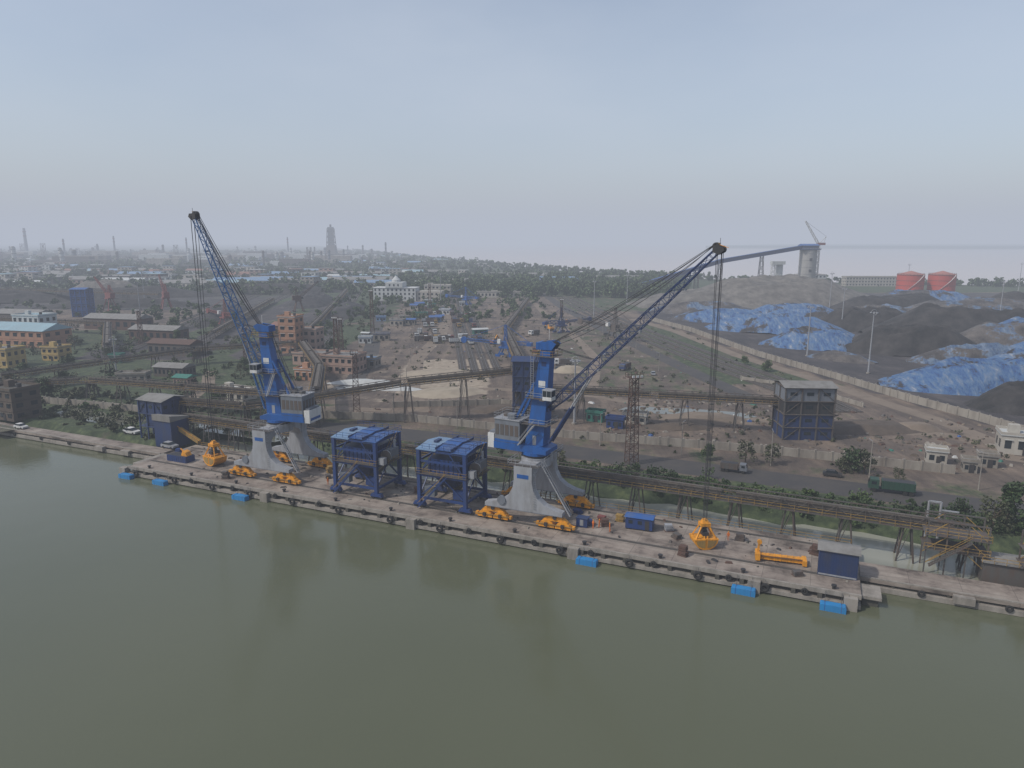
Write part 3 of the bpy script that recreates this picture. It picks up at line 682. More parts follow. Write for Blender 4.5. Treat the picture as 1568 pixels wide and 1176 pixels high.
m=MB(); m.bb(-4,4,-2.5,2.5,-2,2.,GSTEEL); m.prism([(-2.9,2.),(0,2.7),(2.9,2.)],-4.3,4.3,RROOF,axis='x'); m.rail([(-4.3,-3,2.),(4.3,-3,2.)],m=YELD); m.obj('equipment_shed',D(83,20),ROT)
m=MB(); 
for x in(-1,1): m.cyl((x,0,-2),(x,0,7),.22,GREY,n=8)
m.beam((-1,0,7),(1,0,7),.3,GREY); m.beam((1,0,5.5),(4,0,5.5),.25,GREY); m.bb(-1.4,1.4,-1,1,3,3.1,GSTEEL); m.rail([(-1.4,-1,3.1),(1.4,-1,3.1)],m=YELD); m.obj('water_standpipe',D(73,31),ROT)
# ------------------------------------------------------------------ transfer towers & sheds
def tower(name,loc,w,d,h,wall,roof,lv=4,open_=1,rz=0.,frame=NAVY,walls=None):
    m=MB()
    for i in range(4):
        for j in range(3):
            x=-w/2+w*i/3;y=-d/2+d*j/2
            m.beam((x,y,0),(x,y,h),.35,frame)
    for l in range(lv+1):
        z=h*l/lv
        if l: m.bb(-w/2-.3,w/2+.3,-d/2-.3,d/2+.3,z-.2,z,frame)
        wl=walls[l] if walls and l<lv else wall
        if l<lv and l>=open_:
            z1=h*(l+1)/lv-.2
            if (l+1)%2 or open_==0 or l==lv-1:
                m.bb(-w/2+.1,w/2-.1,-d/2+.1,d/2-.1,z,z1,wl)
                for k in range(3):
                    m.box((-w/2+w*(k+.5)/3,-d/2+.08,(z+z1)/2+.2),(w*.14,.1,.9),GLASS)
                    m.box((w/2-.08,-d/2+d*(k+.5)/3,(z+z1)/2+.2),(.1,d*.14,.9),GLASS)
            else:
                m.bb(-w/2+w*.35,w/2-.1,-d/2+.1,d/2-.1,z,z1,wl); m.bb(-w*.4,-w*.2,-d*.3,d*.3,z,z1*.9,DARK)
                m.rail([(-w/2,-d/2,z),(w/2,-d/2,z)],m=frame,t=.06)
        if l<lv:
            m.beam((-w/2,-d/2-.1,z),(-w/6,-d/2-.1,h*(l+1)/lv),.15,frame);m.beam((w/2,-d/2-.1,z),(w/6,-d/2-.1,h*(l+1)/lv),.15,frame)
    m.prism([(-d/2-.6,h+.05),(0,h+1.1),(d/2+.6,h+.05),(d/2+.6,h-.0),(0,h+.98),(-d/2-.6,h-.0)],-w/2-.6,w/2+.6,roof,axis='x')
    m.prism([(-d/2,h),(0,h+.95),(d/2,h)],-w/2,w/2,wall,axis='x')
    m.stair((w/2+1,-d/2,0),(w/2+1,d/2,h/lv),.9,frame,frame);m.stair((w/2+1,d/2,h/lv),(w/2+1,-d/2,2*h/lv),.9,frame,frame)
    return m.obj(name,loc,rz)
tower('transfer_tower',D(-119,24),9,8,11.2,NAVY,RROOF,lv=3,open_=1,rz=ROT)
m=MB(); m.bb(-3.2,3.2,-3,3,-1.,6.5,NAVY); m.prism([(-3.3,6.5),(3.3,6.5),(3.3,7),(-3.3,8.2)],-3.4,3.4,RROOF,axis='x'); m.beam((3,0,4),(10,0,1),1.2,YELD,h=.8); m.beam((3,-.9,5),(11,-.9,1.6),.08,YEL); m.obj('sampling_building',D(-112.5,21),ROT)
tower('transfer_tower',(5,219,0),8.5,8,18.5,NAVY,NAVY,lv=4,open_=1,rz=ROT+.3)
tower('screening_building',(83,197,0),13.5,10,15,GSTEEL,RROOF,lv=4,open_=0,rz=ROT+.35,frame=GSTEEL,walls=[NAVY,NAVY,DARK,HOUSE])
m=MB(); m.bb(-3,3,-2,2,0,4.4,NAVY); m.prism([(-2.3,4.4),(0,5.),(2.3,4.4),(2.3,4.5),(0,5.12),(-2.3,4.5)],-3.3,3.3,RROOF,axis='x')
m.bb(-3.03,-3,-1,0,0,2.,DARK); 
m.bb(-2.9,2.9,-2.02,-2,.1,.35,GREY)
for k in np.arange(-2.8,2.9,.4): m.bb(k-.04,k+.04,-2.05,-2.,.4,4.3,NAVY)
m.obj('quay_substation',D(56.5,7.8),ROT)
m=MB(); m.bb(-2.6,2.6,-1.3,1.3,.25,2.5,STEELB); m.prism([(-1.5,2.5),(0,2.85),(1.5,2.5)],-2.8,2.8,ROOFB,axis='x')
for k in(-1.6,.2): m.box((k,-1.31,1.6),(.8,.06,.7),GLASS)
m.box((1.6,-1.31,1.2),(.8,.06,1.8),DARK); 
for x in(-2.3,2.3): m.bb(x-.2,x+.2,-1.2,1.2,0,.25,DARK)
m.obj('site_cabin',D(21.5,13),ROT+.05)
m=MB(); m.bb(-3.3,3.3,-1.4,1.4,0,1.6,STEELB); 
for k in np.arange(-3,3.1,.75): m.bb(k-.06,k+.06,-1.46,-1.4,.05,1.55,NAVY)
m.bb(-3.2,3.2,-1.3,1.3,1.6,1.63,DARK); m.prism([(1.,1.6),(3.,1.6),(2.6,2.6),(1.6,2.9)],-.8,.8,YEL); m.beam((1.5,0,2.4),(.2,0,3.2),.25,YEL); m.obj('skip_container',D(-96,9),ROT)
m=MB(); m.beam((-4,0,.75),(4,0,.75),1.0,YEL,h=.8); m.bb(-4.2,-3.4,-1.2,1.2,.3,1.5,YEL); m.bb(3.5,4.2,-1.2,1.2,.2,1.1,YEL); m.beam((-3.8,0,1.4),(-3.6,.1,3.4),.35,YEL); m.cyl((-3.6,-.3,3.3),(-3.6,.3,3.3),.4,YEL,n=12)
for k in np.arange(-3,3.1,1.): m.bb(k-.07,k+.07,-.56,.56,.32,1.2,YEL)
m.bb(-3.6,3.6,-.7,-.5,.95,1.05,RUST); m.obj('lifting_beam',D(47.5,8.2),ROT+.12)
def pallet(loc,rz,mt):
    m=MB()
    for i in range(random.randint(2,4)): m.box((random.uniform(-.2,.2),random.uniform(-.2,.2),.25+i*.45),(1.6-.1*i,1.1,.4),mt,rz=random.uniform(-.15,.15))
    m.bb(-.9,.9,-.6,.6,0,.06,RUST); m.obj('stacked_crates',loc,rz)
for u,v,mt in((12,11,STEELB),(13.5,14,MAROON),(15,11.5,RUST),(17,15,YELD),(27,14,GREY),(29,11,GSTEEL),(-8,16,RUST),(-53,13,GSTEEL),(-55,16,YELD),(-80,14,RUST),(-100,12,STEELB),(40,15,GSTEEL),(53,14,RUST),(8,15.5,STEELB),(50.5,4.,GSTEEL),(-28.5,13,RUST),(-75,3,GSTEEL),(31.5,4,RUST)):
    pallet(D(u,v),ROT+random.uniform(-1,1),mt)
m=MB()
for i in range(220):
    u=random.uniform(-100,58);v=random.choice([random.uniform(13,20),random.uniform(2,17)]); s_=random.uniform(.15,.5); m.box((u,v,s_*.3+.01),(s_*random.uniform(1,3),s_,s_*.6),random.choice([RUST,GSTEEL,CONCD,DARK,WALLC]),rz=random.uniform(0,3),taper=.7)
m.obj('quay_debris',D(0,0),ROT)
m=MB(); m.bb(-1.1,1.1,-.8,.8,.1,1.8,STEELB); m.bb(-1.2,1.2,-.9,.9,1.8,1.9,NAVY); m.box((0,-.81,1),(.7,.06,1.2),GREY); m.obj('electrical_cabinet',D(11,9.5),ROT)
def worker(loc,rz):
    P=[(0,0,.95),(0,0,1.2),(0,0,1.42),(0,.01,1.54),(0,.02,1.68),(-.19,0,1.4),(-.25,.03,1.12),(-.22,.12,.9),(.19,0,1.4),(.27,-.02,1.13),(.24,.08,.9),(-.1,0,.9),(-.11,.06,.5),(-.12,0,.06),(-.12,.13,.04),(.1,0,.9),(.12,-.08,.5),(.13,-.16,.06),(.13,-.03,.04)]
    E=[(0,1),(1,2),(2,3),(3,4),(2,5),(5,6),(6,7),(2,8),(8,9),(9,10),(0,11),(11,12),(12,13),(13,14),(0,15),(15,16),(16,17),(17,18)]
    rr=[.15,.16,.15,.06,.11,.07,.05,.035,.07,.05,.035,.1,.07,.05,.045,.1,.07,.05,.045]
    me=bpy.data.meshes.new('worker'); me.from_pydata(P,E,[]); me.materials.append(CLOTH); o=place(me,'worker',loc,rz)
    k=o.modifiers.new('s','SKIN')
    if not me.skin_vertices: 
        import bmesh as bmm
        b=bmm.new(); b.from_mesh(me); b.verts.layers.skin.verify(); b.to_mesh(me); b.free()
    for i,r in enumerate(rr): me.skin_vertices[0].data[i].radius=(r,r*.8)
    me.skin_vertices[0].data[0].use_root=True
    o.modifiers.new('sub','SUBSURF').render_levels=1
    m=MB(); m.cyl((0,.02,1.7),(0,.02,1.8),.15,YEL,r2=.09,n=10); h=m.obj('hard_hat',parent=o)
for u,v in((13.2,9.2),(14.2,10),(16.6,9),(-26,14),(-50,9.),(38,14)): worker(D(u,v),random.uniform(0,6))
# ------------------------------------------------------------------ pylons & masts
def pylon(name,loc,h,w0,w1,mat,n,t=.16,plat=True,rz=0.):
    m=MB(); m.lattice((0,0,0),(0,0,h),w0,w1,n,t,mat,tm=t*.65)
    if plat:
        m.bb(-w1,w1,-w1,w1,h,h+.12,mat); m.rail([(-w1,-w1,h),(w1,-w1,h),(w1,w1,h),(-w1,w1,h),(-w1,-w1,h)],m=mat,t=.07)
        for k in(-1,0,1): m.bb(k*w1*.7-.3,k*w1*.7+.3,-w1-.3,-w1,h+.3,h+.8,WHITE)
    m.obj(name,loc,rz)
pylon('lighting_tower',(30,171,0),22,2.6,1.6,RUST,16,rz=.3)
pylon('lighting_tower',(-49,218,0),20.5,2.2,1.1,RUST,14,rz=.2)
for x,y,h in((-75,300,30),(-83,420,34),(-60,520,32),(30,430,26),(-85,350,22),(-125,330,20),(-200,380,24)): pylon('lattice_pylon',(x,y,0),h*.75,2.2,1.2,RUST,12,t=.2)
def mast(x,y,h):
    m=MB(); m.cyl((0,0,0),(0,0,h),.38,GREY,r2=.18,n=8); m.torus((0,0,h-.3),1.2,.08,GREY,n=10,k=4); 
    for i in range(6):
        a=i*math.pi/3; m.box((1.3*math.cos(a),1.3*math.sin(a),h-.4),(.7,.7,.35),GREY,rz=a)
    m.cyl((0,0,0),(0,0,.5),.8,CONC,n=8); m.obj('high_mast_light',(x,y,0))
for x,y,h in((-232,443,30),(150,294,26),(143,340,24),(19,210,20),(60,520,26),(-60,600,28),(250,560,30),(330,480,28),(-170,300,14),(205,440,26),(-330,640,28),(420,760,30),(560,790,30),(-520,700,30),(100,620,26)): mast(x,y,h)
def pole(x,y,h=9):
    m=MB(); m.cyl((0,0,0),(0,0,h),.13,CONC,r2=.09,n=6); m.beam((-.9,0,h-.5),(.9,0,h-.5),.1,DARK); m.beam((0,0,h-.1),(1.4,0,h+.2),.08,GREY); m.obj('utility_pole',(x,y,0),random.uniform(0,3))
for u in range(-90,120,22): p=D(u,64.5); pole(p.x,p.y)
for t in range(9): pole(-40-t*3,250+t*34,8); pole(63-t*3,300+t*40,8)
# ------------------------------------------------------------------ buildings
def building(name,x,y,w,d,h,wall_,roof,st=1,bays=6,rz=0.,gable=False,para=True,fine=True):
    m=MB(); m.bb(-w/2,w/2,-d/2,d/2,0,h,wall_)
    fh=h/st
    for s_ in range(st):
        z=s_*fh
        if s_: m.bb(-w/2-.15,w/2+.15,-d/2-.15,d/2+.15,z-.1,z+.1,wall_)
        for sd in(-1,1):
            for b in range(bays):
                cx_=-w/2+w*(b+.5)/bays; ww=w/bays*.5
                m.box((cx_,sd*(d/2+.01),z+fh*.52),(ww,.1,fh*.42),GLASS)
                if fine: m.box((cx_,sd*(d/2+.2),z+fh*.78),(ww*1.25,.5,.08),roof if not gable else wall_)
        nb=max(1,int(d/w*bays))
        for sd in(-1,1):
            for b in range(nb): m.box((sd*(w/2+.01),-d/2+d*(b+.5)/nb,z+fh*.52),(.1,d/nb*.45,fh*.42),GLASS)
    m.box((w*.1,-d/2-.06,1.05),(1.1,.1,2.1),DARK)
    if gable: m.prism([(-d/2-.5,h),(0,h+d*.18),(d/2+.5,h),(d/2+.5,h-.12),(-d/2-.5,h-.12)],-w/2-.5,w/2+.5,roof,axis='x')
    else:
        m.bb(-w/2-.3,w/2+.3,-d/2-.3,d/2+.3,h,h+.25,roof)
        if para:
            for a in((-w/2-.3,w/2+.3,-d/2-.3,-d/2-.1),(-w/2-.3,w/2+.3,d/2+.1,d/2+.3),(-w/2-.3,-w/2-.1,-d/2-.1,d/2+.1),(w/2+.1,w/2+.3,-d/2-.1,d/2+.1)): m.bb(*a,h+.25,h+.9,wall_)
        if fine:
            m.bb(-w*.3,-w*.3+2.5,-1,1,h+.25,h+2.4,wall_); m.cyl((w*.25,0,h+.3),(w*.25,0,h+1.7),.7,DARK,n=10)
    return m.obj(name,(x,y,0),rz)
building('workshop_building',-262,378,46,18,9,ORANGE,CYAN,2,9,rz=-.25,gable=True)
building('office_building',-268,398,18,12,14,PALE,CYAN,3,5,rz=-.25)
building('office_building',-226,312,13,10,8,YWALL,RROOF,2,4,rz=-.2)
building('office_building',-214,330,9,8,6,YWALL,RROOF,2,3,rz=-.2)
building('derelict_building',-157,219,11,9,9.5,SOIL,CONCD,3,3,rz=ROT)
building('substation_building',-98,246,13,7,3.2,CREAM,PALE,1,4,rz=ROT)
building('canteen_building',-72,300,15,12,7,PINK,RROOF,2,5,rz=-.3)
building('office_building',-88,318,20,10,5,PINK,RROOF,1,6,rz=-.3)
building('office_building',-82,283,9,8,4.2,ORANGE,PALE,1,3,rz=-.3)
building('weighbridge_office',-110,352,9,9,18,ORANGE,PALE,5,2,rz=-.2)
building('office_building',-104,358,14,9,11,PINK,RROOF,3,4,rz=-.2)
building('storehouse',-65,310,12,7,4,WALLC,ROOFL,1,4,rz=-.2)
for x,y,w,d,h,mt,rf in((-200,400,30,12,6,RUST,RROOF),(-165,345,24,10,6,GSTEEL,RUST),(-250,450,40,14,7,RUST,RROOF),(-140,290,14,8,4,GSTEEL,RROOF),(-130,410,16,10,7,RUST,TILE),(-420,520,50,16,8,RUST,RROOF),(-330,480,36,14,7,GSTEEL,RROOF)):
    building('industrial_shed',x,y,w,d,h,mt,rf,1,7,rz=-.25,gable=True,fine=False)
m=MB(); m.bb(-20,20,-8,8,0,12,PALE); m.bb(-8,8,-9,7,12.21,17,PALE); m.cyl((0,0,17),(0,0,19),4,PALE,n=16); m.cyl((0,0,19),(0,0,22.5),4,PALE,r2=.8,n=16)
for k in range(10):
    for z in(2.5,6.5,10): m.box((-18+k*4,-8.02,z),(1.6,.1,2),GLASS)
for k in(-4,0,4): m.box((k,-9.02,14.5),(1.4,.1,2),GLASS)
m.bb(-20.4,20.4,-8.4,8.4,11.8,12.2,WHITE); m.bb(20.5,44,-6,6,0,9,CREAM)
for k in range(6):
    for z in(2.5,6.3): m.box((23+k*4,-6.02,z),(1.6,.1,1.8),GLASS)
m.obj('port_administration_building',(-108,668,0),-.1)
building('port_office_building',-72,700,26,12,12,CREAM,PALE,3,7,rz=-.1)
building('warehouse',-9,705,50,14,5.5,CREAM,RROOF,1,14,rz=-.02,fine=False)
building('hostel_building',441,880,66,14,11,CREAM,RROOF,3,18,rz=-.03,fine=False)
building('gate_house',134,181,9,7,5,CREAM,PALE,1,3,rz=ROT); building('gate_house',107,172,4.5,3.5,3.2,CREAM,PALE,1,2,rz=ROT,fine=False)
building('pump_house',118,169,4,3,2.8,WALLC,RROOF,1,2,rz=ROT,fine=False); building('pump_house',111,165,3,3,2.6,WALLC,RROOF,1,2,rz=ROT,fine=False)
building('guard_cabin',31,206,5,2.5,2.7,STEELB,STEELB,1,3,rz=ROT,fine=False)
building('storage_shed',26,214,5,3,2.8,GREEN,GREEN,1,3,rz=ROT,fine=False); building('storage_shed',38,212,7,3,2.6,CREAM,PALE,1,3,rz=ROT,fine=False)
for i in range(18):
    x=random.uniform(-75,0);y=random.uniform(380,640); x-=.11*(y-300)
    building('yard_shed',x,y,random.uniform(4,9),random.uniform(3,6),random.uniform(2.6,4),random.choice([WALLC,CREAM,GREEN,ROOFL,WALLC,PALE]),random.choice([ROOFL,RROOF,PALE,ROOFB]),1,3,rz=random.uniform(-.4,.4),gable=random.random()<.5,fine=False)
for i in range(10):
    x=random.uniform(-330,-110);y=random.uniform(240,420)
    building('yard_shed',x,y,random.uniform(5,12),random.uniform(4,7),random.uniform(3,5),random.choice([WALLC,WALLC,PINK,GREEN]),random.choice([GREEN,RROOF,RROOF,TILE]),1,4,rz=random.uniform(-.4,.4),gable=random.random()<.5,fine=False)
cols=[CREAM,PALE,WALLC,WALLC,WALLC,CREAM,PINK,GSTEEL,PALE]; rfs=[RROOF,RROOF,PALE,ROOFL,ROOFL,TILE,CYAN,RROOF]
for i in range(200):
    y=random.choice([random.uniform(850,1300),random.uniform(1200,2600)])
    f=random.uniform(-.78,-.04 if y>1100 else -.1); x=f*y
    if y>ycoast(x)-30: continue
    st_=random.choice([1,1,1,1,2,3]); w=random.uniform(30,70) if st_==1 else random.uniform(14,30)
    building('industrial_building',x,y,w,random.uniform(9,20),st_*3.4+2,random.choice(cols),random.choice(rfs),st_,max(3,int(w/6)),rz=random.uniform(-.3,.1),gable=st_==1,para=False,fine=False)
for x,y,w in((-80,860,60),(-190,900,80),(60,900,50),(140,930,60),(-330,880,70),(10,1010,80)): building('warehouse',x,y,w,20,7,CREAM,random.choice([ROOFL,RROOF,RROOF]),1,12,rz=random.uniform(-.1,.1),gable=True,fine=False)
m=MB()
for i in range(80):
    y=random.uniform(1500,2900); x=y*random.uniform(-.76,-.17); h=random.choice([18,22,28,34,42])*random.uniform(.7,1.2); r=random.uniform(2,5)
    if random.random()<.7:
        m.cyl((x,y,0),(x,y,h),r,random.choice([PALE,HOUSE,GSTEEL]),n=10); m.cyl((x,y,h),(x,y,h+r*.5),r,GSTEEL,r2=r*.4,n=10)
        for k in range(3): m.cyl((x,y,h*(.4+.25*k)),(x,y,h*(.4+.25*k)+.6),r+1.3,GSTEEL,n=10)
    else: m.lattice((x,y,0),(x,y,h),9,9,5,.8,GSTEEL)
for i in range(80):
    y=random.uniform(1500,2600); x=y*random.uniform(-.76,-.2); m.bb(x-random.uniform(15,50),x+random.uniform(15,50),y,y+20,0,random.uniform(8,22),random.choice([GSTEEL,PALE,WALLC]))
m.obj('oil_refinery')
for px,y,h,r in((-.672,2600,98,5),(-.62,2300,60,3),(-.45,2300,64,2.5),(-.31,2500,66,2.5),(-.55,2500,70,3)):
    m=MB(); m.cyl((0,0,0),(0,0,h),r*1.3,HOUSE,r2=r*.8,n=14)
    for k in(.7,.85): m.cyl((0,0,h*k),(0,0,h*k+4),r*1.1,MAROON,n=14)
    m.obj('chimney_stack',(px*y,y,0))
m=MB(); m.box((0,0,20),(34,34,40),GSTEEL,taper=.75); m.lattice((0,0,40),(0,0,92),24,18,6,1.6,GSTEEL); m.bb(-8,8,-8,8,40,96,HOUSE); m.cyl((0,0,96),(0,0,104),3,GSTEEL,n=10); m.obj('cracking_unit_tower',(-572,2290,0))
m=MB(); m.cyl((0,0,0),(0,0,44),9.5,SILO,n=32)
for z in(8,16,24,32,40): m.cyl((0,0,z),(0,0,z+.8),9.75,SILO,n=32)
m.bb(-11,11,-10,10,44,45,NAVY); m.bb(-9,9,-8,8,45,49,NAVY); m.prism([(-9,49),(0,51),(9,49)],-10,10,ROOFB,axis='x'); m.rail([(-11,-10,45),(11,-10,45)],m=GREY,t=.2,st=3); m.lattice((11.5,0,0),(11.5,0,46),3,3,14,.3,GSTEEL)
for z in(6,20,33): m.box((0,-9.6,z),(3,.5,3),DARK)
m.obj('storage_silo',(350,853,0))
m=MB(); m.lattice((-5,0,0),(-5,0,28),5,4,8,.5,WHITE); m.cyl((4,4,0),(4,4,26),4,WHITE,n=16); m.bb(-8,8,-4,4,26,30,PALE); m.obj('bagging_plant',(325,880,0)); building('plant_building',372,895,34,16,13,PALE,TILE,3,7,fine=False)
m=MB(); A=Vector((120,770,2));B=Vector((235,812,32));C_=Vector((341,850,47))
for a,b in((A,B),(B,C_)):
    m.lattice(a,b,4,4,26,.5,STEELB); m.beam(a,b,3.6,STEELB,h=3.2); m.beam(a+Vector((0,0,2)),b+Vector((0,0,2)),4.2,ROOFB,h=.5)
for f in(.25,.5,.75,1): o=A.lerp(B,f); m.lattice((o.x,o.y,0),(o.x,o.y,o.z-2),5,3,max(2,int(o.z/5)),.5,GSTEEL)
o=B.lerp(C_,.5); m.lattice((o.x,o.y,0),(o.x,o.y,o.z-2),6,3,8,.5,GSTEEL); m.obj('inclined_conveyor_gallery')
m=MB(); m.lattice((0,0,0),(0,0,50),3.5,3,14,.5,WHITE); m.lattice((0,0,50),(-19,0,79),2.6,1.4,12,.4,WHITE); m.beam((0,0,50),(9,0,60),.6,WHITE); m.beam((9,0,60),(-19,0,79),.2,ROPE);m.beam((9,0,60),(6,0,50),.5,WHITE); m.bb(-2,8,-2,2,49,52,MAROON); m.obj('tower_crane',(392,925,0))
for x,y,r in((406,730,12.6),(438,730,12.6)):
    m=MB(); m.cyl((0,0,0),(0,0,21),r,REDP,n=48); m.cyl((0,0,21),(0,0,24.6),r+.3,REDR,r2=.5,n=48)
    for z in(5,10,15,20.4): m.cyl((0,0,z),(0,0,z+.3),r+.22,MAROON,n=48)
    for i in range(14):
        a=i*.12+3.6; m.beam(((r+.6)*math.cos(a),(r+.6)*math.sin(a),i*1.5),((r+.6)*math.cos(a+.12),(r+.6)*math.sin(a+.12),(i+1)*1.5),.7,WHITE,h=.2)
    m.rail([((r-.3)*math.cos(t*.26),(r-.3)*math.sin(t*.26),21.1) for t in range(25)],m=MAROON,t=.1,st=3); m.obj('oil_storage_tank',(x,y,0))
tower('transfer_tower',(-316,524,0),11,10,20,STEELB,ROOFB,lv=4,open_=0,frame=BLUE)
def lcrane(x,y,az,mt,s=1.):
    e=empty('level_luffing_crane',(x,y,0),az); e.scale=(s,s,s)
    m=MB()
    for a in(-4,4):
        for b in(-4,4): m.beam((a,b,0),(a*.4,b*.4,9),.7,mt); m.bb(a-1.2,a+1.2,b-.5,b+.5,0,1,mt)
    m.bb(-2.6,2.6,-2.6,2.6,9,10,mt); m.obj('portal',parent=e)
    m=MB(); m.bb(-5,2.5,-2,2,10,14,mt); m.bb(2.5,4.2,-1,1,11,13,GLASS); m.lattice((-1,0,14),(-1.5,0,20),2,1.2,4,.25,mt); m.obj('slewing_house',parent=e)
    m=MB(); m.lattice((2,0,13),(18,0,26),1.8,.8,10,.25,mt); m.beam((-1.5,0,20),(18,0,26),.15,ROPE); m.beam((-1.5,0,20),(-6,0,15),.5,mt); m.beam((18,0,26),(18,0,8),.1,ROPE); m.obj('jib',parent=e)
lcrane(-322,570,2.6,MAROON);lcrane(-277,570,2.2,MAROON,1.05);lcrane(-168,560,.4,RUST,.9)
def stacker(x,y,az,mt,s=1.):
    e=empty('stacker_reclaimer',(x,y,0),az); e.scale=(s,)*3
    m=MB()
    for a in(-4,4):
        for b in(-3,3): m.bb(a-1.5,a+1.5,b-.6,b+.6,0,1.4,mt); m.beam((a,b,1),(a*.5,b*.7,5),.6,mt)
    m.bb(-3.5,3.5,-3,3,5,6,mt); m.bb(-2,2,-2,2,6,9,mt); m.obj('gantry',parent=e)
    m=MB(); m.lattice((1,0,8),(28,0,9),1.8,1.,16,.22,mt); m.beam((1,0,8),(28,0,9),1.,DARK,h=.3); m.lattice((-1,0,8),(-15,0,8.5),2.2,2,8,.25,mt); m.bb(-17,-14,-1.6,1.6,7,9,mt)
    m.lattice((0,0,9),(0,0,19),2,.8,6,.25,mt); m.beam((0,0,19),(26,0,10),.2,mt); m.beam((0,0,19),(-14,0,10),.2,mt); m.bb(2,4,2,4,8,10.5,WHITE)
    m.cyl((28,-.6,8.6),(28,.6,8.6),2.,mt,n=14); m.obj('boom',parent=e)
stacker(-3,340,2.75,BLUE,.8); stacker(58,398,2.3,GSTEEL,.95); stacker(30,430,.6,STEELB,.8); stacker(-40,620,2.5,BLUE,.8); stacker(-190,470,2.4,MAROON,.9)
# ------------------------------------------------------------------ stockpiles
from mathutils import noise as MN
def heap(name,x,y,sx,sy,h,mat,rz=0.,n=46,flat=.5,seed=0):
    V=[];F=[]
    for i in range(n+1):
        for j in range(n+1):
            a=-1+2*i/n;b=-1+2*j/n; r=max(abs(a)**2.2+abs(b)**2.2,0)**(1/2.2)
            nz=MN.noise(Vector((a*2.1+seed,b*2.1,seed)))*.36+MN.noise(Vector((a*6+seed,b*6,3)))*.2+MN.noise(Vector((a*17+seed,b*17,3)))*.07
            r2=r+nz*.35; t=1-r2
            z=h*min(1,max(-.02,t/(1-flat)))*(1+nz*.9) if t>0 else -.2
            V.append((a*sx,b*sy,z))
    for i in range(n):
        for j in range(n):
            k=i*(n+1)+j; F.append((k,k+n+1,k+n+2,k+1))
    me=bpy.data.meshes.new(name); me.from_pydata(V,[],F); me.materials.append(mat)
    for p_ in me.polygons: p_.use_smooth=True
    place(me,name,(x,y,0),rz)
T='tarpaulin_covered_stockpile'
H=[(T,188,262,46,19,10,COALT,-.25),('coal_heap',178,229,25,13,9,COAL,-.2),(T,232,292,40,15,10,COALT,-.25),
('coal_heap',200,352,36,17,12,COAL,-.3),(T,160,372,28,16,8,COALT,-.4),(T,155,330,16,8,3,COALG,-.9),(T,212,318,30,11,7,COALG,-.3),
(T,262,352,52,22,13,COALG,-.2),(T,262,322,44,15,10,COALT,-.2),('coal_heap',270,420,60,24,15,COAL,-.1),(T,300,390,50,18,11,COALT,-.15),
(T,165,440,44,22,9,COALT,-.5),('coal_heap',225,450,38,20,12,COAL,0),(T,150,500,40,24,7,COALT,-.3),(T,195,480,34,14,8,COALT,-.3),
('coal_heap',330,500,80,30,12,COALG,0),(T,210,530,40,18,8,COALT,0),('ash_stockpile',235,640,100,60,19,ASH,.1),('ash_stockpile',160,620,60,38,11,ASH,.2),
(T,360,625,56,26,11,COALT,0),('coal_heap',420,560,70,30,14,COAL,0),('ash_stockpile',480,600,80,30,12,COALG,0),('coal_heap',150,560,44,22,7,COALG,0),(T,340,450,60,20,11,COALG,0),('coal_heap',300,560,60,24,12,COAL,.1),(T,255,500,40,18,9,COALG,.1),
('coal_heap',-470,640,90,16,9,COAL,.25),('coal_heap',-380,700,90,18,9,COAL,.2),('sand_heap',-420,740,45,18,12,ASH,.2),('coal_heap',-600,720,100,20,10,COAL,.2),('coal_heap',-260,760,80,18,9,COAL,.2),('coal_heap',-180,640,22,60,7,COAL,.11),('coal_heap',-130,560,14,60,5,COAL,.11),('coal_heap',-210,520,14,70,6,COAL,.11),('coal_heap',-330,600,70,12,6,COAL,.2),
('sand_heap',-30,292,17,13,1.1,SAND,.1),('sand_heap',-24,256,14,10,1.,SAND,.4),('sand_heap',-57,272,16,3,1.6,PALE,-.1),('sand_heap',-50,262,18,3,1.4,PALE,-.1),('soil_heap',25,300,8,6,2,SAND,.1),('soil_heap',60,216,14,8,1.5,DIRTR,0),('soil_heap',105,205,18,8,1.8,SOIL,0),('soil_heap',120,205,8,5,1.6,DIRTR,0),('soil_heap',-2,228,12,6,1.6,SOIL,0),('soil_heap',50,206,10,4,1.2,SOIL,0)]
for i,(n_,x,y,a,b,h,mt,rz) in enumerate(H): heap(n_,x,y,a,b,h,mt,rz,seed=i*3.7,n=64 if a>20 else 22)
def sheet(name,pts,z,mat): m=MB(); m.add([(x,y,z) for x,y in pts],[tuple(range(len(pts)))],mat); m.obj(name)
PW=paint('pond_water',(.13,.13,.1),.08,dirt=.2)
sheet('pond',[(35,228),(41,225),(48,223),(60,218),(72,216),(78,219),(74,225),(60,230),(50,231),(44,234),(38,232)],.045,PW)
sheet('pond',[(-98,205),(-78,196),(-66,190),(-62,195),(-84,206),(-100,212)],.045,PW)
sheet('pond',[(-150,222),(-120,208),(-112,214),(-146,232)],.045,PW)
sheet('pond',[(-178,215),(-160,206),(-150,200),(-146,205),(-165,214),(-176,220)],.045,PW)
